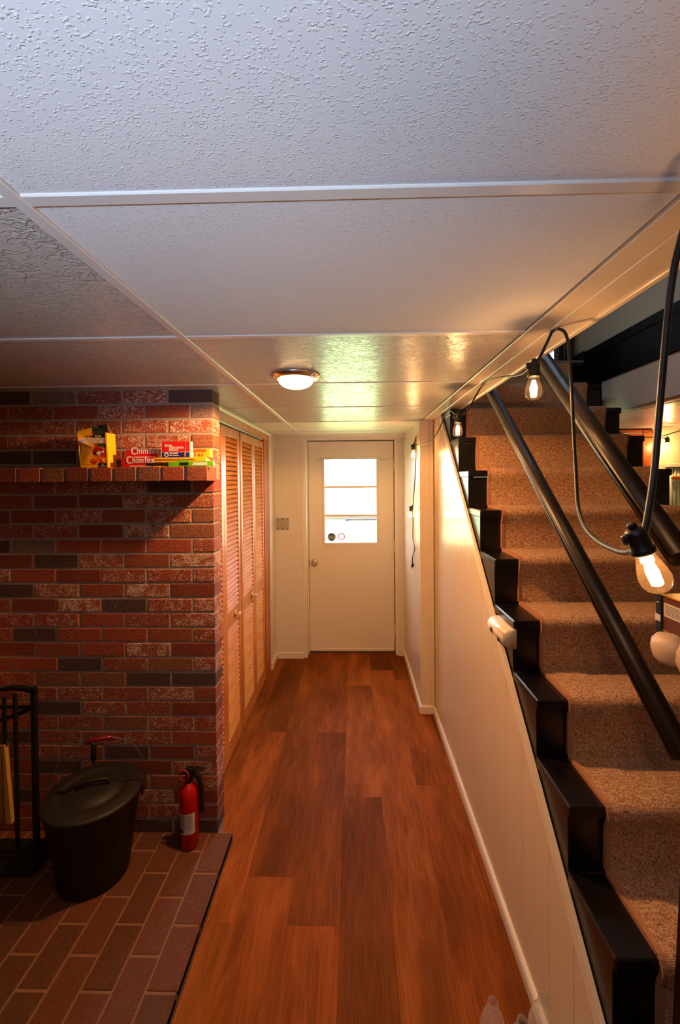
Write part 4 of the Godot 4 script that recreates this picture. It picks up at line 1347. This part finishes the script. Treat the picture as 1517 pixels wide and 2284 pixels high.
	obj("shaft", s, M.black_iron, sv)
	s = S(true)
	tube(s, [Vector3(0.006, 0.352, 0.004), Vector3(0.0065, 0.372, 0.004), Vector3(0.006, 0.41, 0.004), Vector3(0.004, 0.428, 0.004), Vector3(0.003, 0.434, 0.004)], 0.01, 12, true, [0.009, 0.0115, 0.0105, 0.010, 0.005])
	obj("handle", s, M.black_rubber, sv)
	s = S()
	cbox(s, Vector3(-0.045, 0.0, -0.002), Vector3(0.045, 0.10, 0.002), 0.001)
	obj("pan", s, M.black_iron, sv)
	# fireplace tools
	var t := thing("tool_stand", "black iron fireplace tool stand with square posts at the left edge of the hearth", "tool stand", Vector3(-1.46, hy, -1.78))
	for x in [0.089, -0.092]:
		s = S()
		cbox(s, Vector3(x - 0.010, 0.0, -0.010), Vector3(x + 0.010, 0.745, 0.010), 0.002)
		obj("post", s, M.black_iron, t)
	s = S()
	prism(s, [Vector2(-0.11, 0.715), Vector2(-0.05, 0.742), Vector2(0.0, 0.748), Vector2(0.05, 0.744), Vector2(0.10, 0.730), Vector2(0.10, 0.714), Vector2(0.05, 0.728), Vector2(0.0, 0.732), Vector2(-0.05, 0.726), Vector2(-0.11, 0.698)], -0.010, 0.010, func(v: Vector2, d: float): return Vector3(v.x, v.y, d))
	obj("top_arch", s, M.black_iron, t)
	s = S()
	prism(s, [Vector2(-0.10, 0.600), Vector2(-0.03, 0.618), Vector2(0.03, 0.640), Vector2(0.09, 0.668), Vector2(0.09, 0.650), Vector2(0.03, 0.622), Vector2(-0.03, 0.600), Vector2(-0.10, 0.582)], -0.008, 0.008, func(v: Vector2, d: float): return Vector3(v.x, v.y, d))
	obj("lower_arch", s, M.black_iron, t)
	s = S()
	cbox(s, Vector3(-0.14, 0.0, -0.085), Vector3(0.13, 0.022, 0.085), 0.006)
	obj("base", s, M.black_iron, t)
	s = S()
	cbox(s, Vector3(-0.15, 0.65, -0.005), Vector3(0.089, 0.662, 0.005), 0.002)
	obj("hook_bar", s, M.black_iron, t)
	var p := thing("poker", "black iron poker hanging upright between the tool stand posts", "poker", Vector3(-1.435, hy, -1.758))
	s = S()
	cbox(s, Vector3(-0.007, 0.06, -0.007), Vector3(0.007, 0.725, 0.007), 0.002)
	obj("rod", s, M.black_iron, p)
	var br := thing("hearth_broom", "hearth broom with pale straw bristles hanging in the black tool stand", "broom", Vector3(-1.470, hy, -1.745))
	s = S()
	cbox(s, Vector3(-0.007, 0.50, -0.006), Vector3(0.007, 0.715, 0.006), 0.002)
	obj("handle", s, M.black_iron, br)
	s = S()
	prism(s, [Vector2(-0.003, 0.52), Vector2(0.006, 0.52), Vector2(0.030, 0.19), Vector2(0.006, 0.19)], -0.012, 0.012, func(v: Vector2, d: float): return Vector3(v.x, v.y, d))
	prism(s, [Vector2(-0.014, 0.52), Vector2(-0.010, 0.52), Vector2(-0.022, 0.19), Vector2(-0.030, 0.19)], -0.012, 0.012, func(v: Vector2, d: float): return Vector3(v.x, v.y, d))
	var bm := obj("bristles", s, M.straw, br)
	bm.set_meta("kind", "stuff")
	# yellow packet with a red top leaning at the frame's left edge
	var yb := thing("fuel_bottle", "yellow bottle with a red top standing behind the tool stand at the left edge", "bottle", Vector3(-1.664, hy, -1.87))
	s = S(true)
	lathe(s, [Vector2(0, 0), Vector2(0.038, 0), Vector2(0.040, 0.01), Vector2(0.040, 0.83), Vector2(0.034, 0.87), Vector2(0.0, 0.88)], 24)
	obj("body", s, M.yellow_plain, yb)
	s = S(true)
	lathe(s, [Vector2(0.036, 0.87), Vector2(0.040, 0.93), Vector2(0.038, 0.99), Vector2(0.0, 1.0)], 24)
	obj("cap", s, M.red_print, yb)

# ---------------------------------------------------------------- small things about the room
func small_things() -> void:
	# metal cover plate on the white wall left of the door
	var p := thing("cover_plate", "square grey metal electrical cover plate with two toggles left of the white door", "cover plate", Vector3(-0.669, 1.259, -3.96))
	var s := S()
	cbox(s, Vector3(-0.058, -0.056, 0.0), Vector3(0.058, 0.056, 0.010), 0.004)
	obj("plate", s, M.steel, p)
	for x in [-0.024, 0.024]:
		s = S()
		cbox(s, Vector3(x - 0.012, -0.022, 0.009), Vector3(x + 0.012, 0.022, 0.0125), 0.002)
		obj("switch_bezel", s, M.steel, p)
		s = S()
		cbox(s, Vector3(x - 0.004, -0.009, 0.011), Vector3(x + 0.004, 0.009, 0.024), 0.002)
		obj("toggle", s, M.white_plastic, p)
	s = S(true)
	for q in [Vector2(-0.048, -0.046), Vector2(0.048, -0.046), Vector2(-0.048, 0.046), Vector2(0.048, 0.046), Vector2(0, 0.042), Vector2(0, -0.042)]:
		lathe(s, [Vector2(0.0055, 0.009), Vector2(0.005, 0.0125), Vector2(0, 0.013)], 10, align(Vector3(q.x, q.y, 0.0), Vector3.BACK))
	obj("screw", s, M.shadow_grey, p)
	# thin curtain rod over the door's window
	var r := thing("curtain_rod", "thin white curtain rod without curtain across the top of the door window", "curtain rod", Vector3(0, 1.862, -4.094))
	s = S(true)
	tube(s, [Vector3(-0.345, 0.0, 0.024), Vector3(0.300, -0.003, 0.024)], 0.0045, 8)
	obj("rod", s, M.trim_white, r)
	for x in [-0.335, 0.262]:
		s = S()
		cbox(s, Vector3(x - 0.012, -0.022, -0.006), Vector3(x + 0.012, 0.022, 0.003), 0.002)
		cbox(s, Vector3(x - 0.006, -0.008, 0.0), Vector3(x + 0.006, 0.008, 0.028), 0.002)
		obj("bracket", s, M.trim_white, r)
	s = S(true)
	tube(s, [Vector3(0.300, -0.003, 0.024), Vector3(0.335, -0.004, 0.020)], 0.0025, 8)
	obj("rod_end", s, M.trim_white, r)
	# stickers on the lowest pane
	var g := thing("sticker", "dark green octagonal sticker with a tan band on the lowest door pane", "sticker", Vector3(-0.2235, 1.113, -4.1175))
	s = S()
	var oc := []
	for k in 8: oc.append(Vector2(cos(TAU * (k + 0.5) / 8), sin(TAU * (k + 0.5) / 8)) * 0.0415)
	prism(s, oc, 0.0, 0.0012, func(v: Vector2, d: float): return Vector3(v.x, v.y, d))
	obj("backing", s, M.sticker_green, g)
	s = S()
	box(s, Vector3(-0.0385, -0.016, 0.0012), Vector3(0.0385, 0.015, 0.0016))
	obj("band", s, M.sticker_tan, g)
	letters("ring", 0.024, Vector3(-0.026, -0.010, 0.0018), M.shadow_grey, g, true, 1.1)
	g = thing("sticker", "round red and white printed sticker beside the green one on the door pane", "sticker", Vector3(-0.1285, 1.116, -4.1175))
	s = S(true)
	lathe(s, [Vector2(0, 0), Vector2(0.038, 0), Vector2(0.038, 0.001), Vector2(0, 0.001)], 28, align(Vector3.ZERO, Vector3.BACK))
	obj("backing", s, M.sticker_clear, g)
	s = S()
	for k in 14:
		var a := TAU * k / 14.0
		box(s, Vector3(-0.005, -0.006, 0.001), Vector3(0.005, 0.006, 0.0018), Transform3D(Basis(Vector3.BACK, a), Vector3(cos(a) * 0.030, sin(a) * 0.030, 0)))
	obj("red_border", s, M.red_film, g)
	letters("TOT", 0.014, Vector3(-0.018, 0.001, 0.0013), M.red_film, g)
	letters("FINDER", 0.009, Vector3(-0.020, -0.013, 0.0013), M.red_film, g)
	# white sensor under the end of the sixth tread
	var d := thing("motion_sensor", "white rounded plastic sensor box fixed to the black stair side above the wall trim", "sensor", Vector3(0.568, 1.0945, -1.597))
	s = S(true)
	var prof := []
	for k in 11:
		var w := -PI * 0.5 + PI * k / 10.0
		prof.append(Vector2(-0.018 - cos(w) * 0.034, sin(w) * 0.034))
	prof.append(Vector2(0, 0.034)); prof.append(Vector2(0, -0.034))
	prism(s, prof, -0.088, 0.078, func(v: Vector2, z: float): return Vector3(v.x, v.y, z))
	obj("housing", s, M.white_plastic, d)
	s = S()
	for k in 5:
		box(s, Vector3(-0.0530, -0.014, -0.05 + k * 0.006), Vector3(-0.0505, 0.004, -0.0475 + k * 0.006))
	obj("vent", s, M.shadow_grey, d)
	s = S()
	for k in 4:
		box(s, Vector3(-0.0525, -0.020, 0.03 + k * 0.006), Vector3(-0.0500, -0.006, 0.0325 + k * 0.006))
	obj("vent", s, M.shadow_grey, d)
	# brown box with a paper label on the newel post, and the white egg-shaped cap under it
	var b := thing("junction_box", "brown metal box with a paper label and dark edge strip at the right edge", "box", Vector3(0.735, 1.34, -0.96))
	s = S()
	cbox(s, Vector3(0.0, -0.045, -0.085), Vector3(0.09, 0.042, 0.10), 0.003)
	obj("body", s, M.brown_metal, b)
	s = S()
	cbox(s, Vector3(-0.004, -0.060, -0.098), Vector3(0.012, 0.044, -0.078), 0.002)
	obj("edge_strip", s, M.black_iron, b)
	s = S()
	box(s, Vector3(-0.0042, -0.022, -0.098), Vector3(-0.0046, -0.006, -0.080))
	obj("white_tab", s, M.paper_label, b)
	s = S()
	box(s, Vector3(-0.0008, -0.006, -0.074), Vector3(0.0, 0.026, 0.06))
	var lb := obj("paper_label", s, M.paper_label, b)
	s = S()
	for k in 6: box(s, Vector3(-0.0012, 0.020 - k * 0.0042, -0.070), Vector3(-0.0008, 0.0215 - k * 0.0042, -0.015 + rng.randf() * 0.05))
	obj("label_print", s, M.shadow_grey, lb)
	s = S()
	cbox(s, Vector3(-0.002, -0.044, -0.078), Vector3(0.002, -0.040, 0.10), 0.001)
	cbox(s, Vector3(-0.003, 0.040, -0.085), Vector3(0.09, 0.0445, 0.10), 0.001)
	obj("metal_edge", s, M.brass, b)
	s = S(true)
	for q in [Vector3(-0.004, 0.022, -0.088), Vector3(0.0, -0.018, -0.01)]:
		lathe(s, [Vector2(0.0035, 0.0), Vector2(0.003, 0.003), Vector2(0, 0.0035)], 10, align(q, Vector3.LEFT))
	obj("screw", s, M.chrome, b)
	var eg := thing("sensor_cap", "white egg-shaped plastic cap below the brown box at the right edge", "sensor", Vector3(0.690, 1.288, -0.955))
	s = S(true)
	lathe(s, [Vector2(0, -0.042), Vector2(0.020, -0.038), Vector2(0.034, -0.024), Vector2(0.039, -0.002), Vector2(0.036, 0.016), Vector2(0.026, 0.028), Vector2(0.010, 0.032), Vector2(0, 0.0325)], 32, Transform3D(Basis.from_scale(Vector3(0.8, 0.95, 1.05)), Vector3.ZERO))
	obj("shell", s, M.egg_plastic, eg)
	s = S(true)
	lathe(s, [Vector2(0, -0.040), Vector2(0.024, -0.034), Vector2(0.034, -0.012), Vector2(0.032, 0.012), Vector2(0.020, 0.028), Vector2(0, 0.031)], 28, Transform3D(Basis.from_scale(Vector3(0.8, 1, 1)), Vector3(0.012, -0.004, 0.048)))
	obj("shell", s, M.egg_plastic, eg)
	s = S()
	cbox(s, Vector3(0.018, 0.004, -0.012), Vector3(0.046, 0.020, 0.012), 0.003)
	obj("neck", s, M.black_iron, eg)
	# empty plastic bottles by the wall, cut by the bottom of the frame
	bottle(Vector3(0.503, 0, -1.160), 0.256, 0.040, false, "tallest clear plastic bottle against the panelled wall at the bottom edge")
	bottle(Vector3(0.428, 0, -1.110), 0.255, 0.043, true, "clear plastic bottle with a tan and green label among the bottles at the bottom edge")
	bottle(Vector3(0.368, 0, -1.165), 0.235, 0.036, false, "short clear plastic bottle standing farthest left and back at the bottom edge")
	bottle(Vector3(0.340, 0, -1.080), 0.250, 0.034, false, "clear plastic bottle in front at the far left of the bottom edge group")
	# torchiere behind the camera that lights the near ceiling
	var t := thing("floor_lamp", "black torchiere floor lamp with an open bowl behind the viewer", "floor lamp", Vector3(-0.38, 0, 0.72))
	s = S(true)
	lathe(s, [Vector2(0, 0), Vector2(0.14, 0), Vector2(0.14, 0.015), Vector2(0.02, 0.03), Vector2(0.012, 0.05), Vector2(0.012, 1.40), Vector2(0, 1.40)], 28)
	obj("pole", s, M.black_iron, t)
	s = S(true)
	lathe(s, [Vector2(0.0, 1.390), Vector2(0.05, 1.400), Vector2(0.12, 1.460), Vector2(0.15, 1.495), Vector2(0.146, 1.497), Vector2(0.115, 1.465), Vector2(0.05, 1.410), Vector2(0, 1.405)], 32)
	obj("bowl", s, M.black_iron, t)
	s = S(true)
	lathe(s, [Vector2(0, 1.482), Vector2(0.05, 1.478), Vector2(0.06, 1.470), Vector2(0.05, 1.460), Vector2(0, 1.458)], 24)
	obj("led_lamp", s, M.uplight_bowl, t)

func bottle(at: Vector3, h: float, r: float, lab: bool, label: String) -> void:
	var b := thing("plastic_bottle", label, "bottle", at, "")
	var s := S(true)
	lathe(s, [Vector2(0, 0.004), Vector2(r * 0.7, 0.0), Vector2(r * 0.96, 0.008), Vector2(r, 0.03), Vector2(r, h * 0.25), Vector2(r * 0.93, h * 0.3), Vector2(r, h * 0.35), Vector2(r, h * 0.6), Vector2(r * 0.92, h * 0.72), Vector2(r * 0.66, h * 0.84), Vector2(0.0135, h * 0.92), Vector2(0.0125, h * 0.94), Vector2(0.015, h * 0.945), Vector2(0.0125, h * 0.955), Vector2(0.0125, h)], 32)
	obj("body", s, M.clear_plastic, b)
	s = S(true)
	lathe(s, [Vector2(0.0138, h * 0.955), Vector2(0.0138, h * 0.97), Vector2(0.0128, h * 0.97)], 20)
	obj("neck_ring", s, M.clear_plastic, b)
	if lab:
		s = S(true)
		lathe(s, [Vector2(r + 0.0006, h * 0.36), Vector2(r + 0.0008, h * 0.6), Vector2(r * 0.94, h * 0.71), Vector2(r * 0.72, h * 0.83)], 32)
		obj("wrap_label", s, M.cardboard, b)
		s = S(true)
		lathe(s, [Vector2(r + 0.0010, h * 0.44), Vector2(r + 0.0012, h * 0.52)], 32)
		obj("green_band", s, M.sticker_green, b)
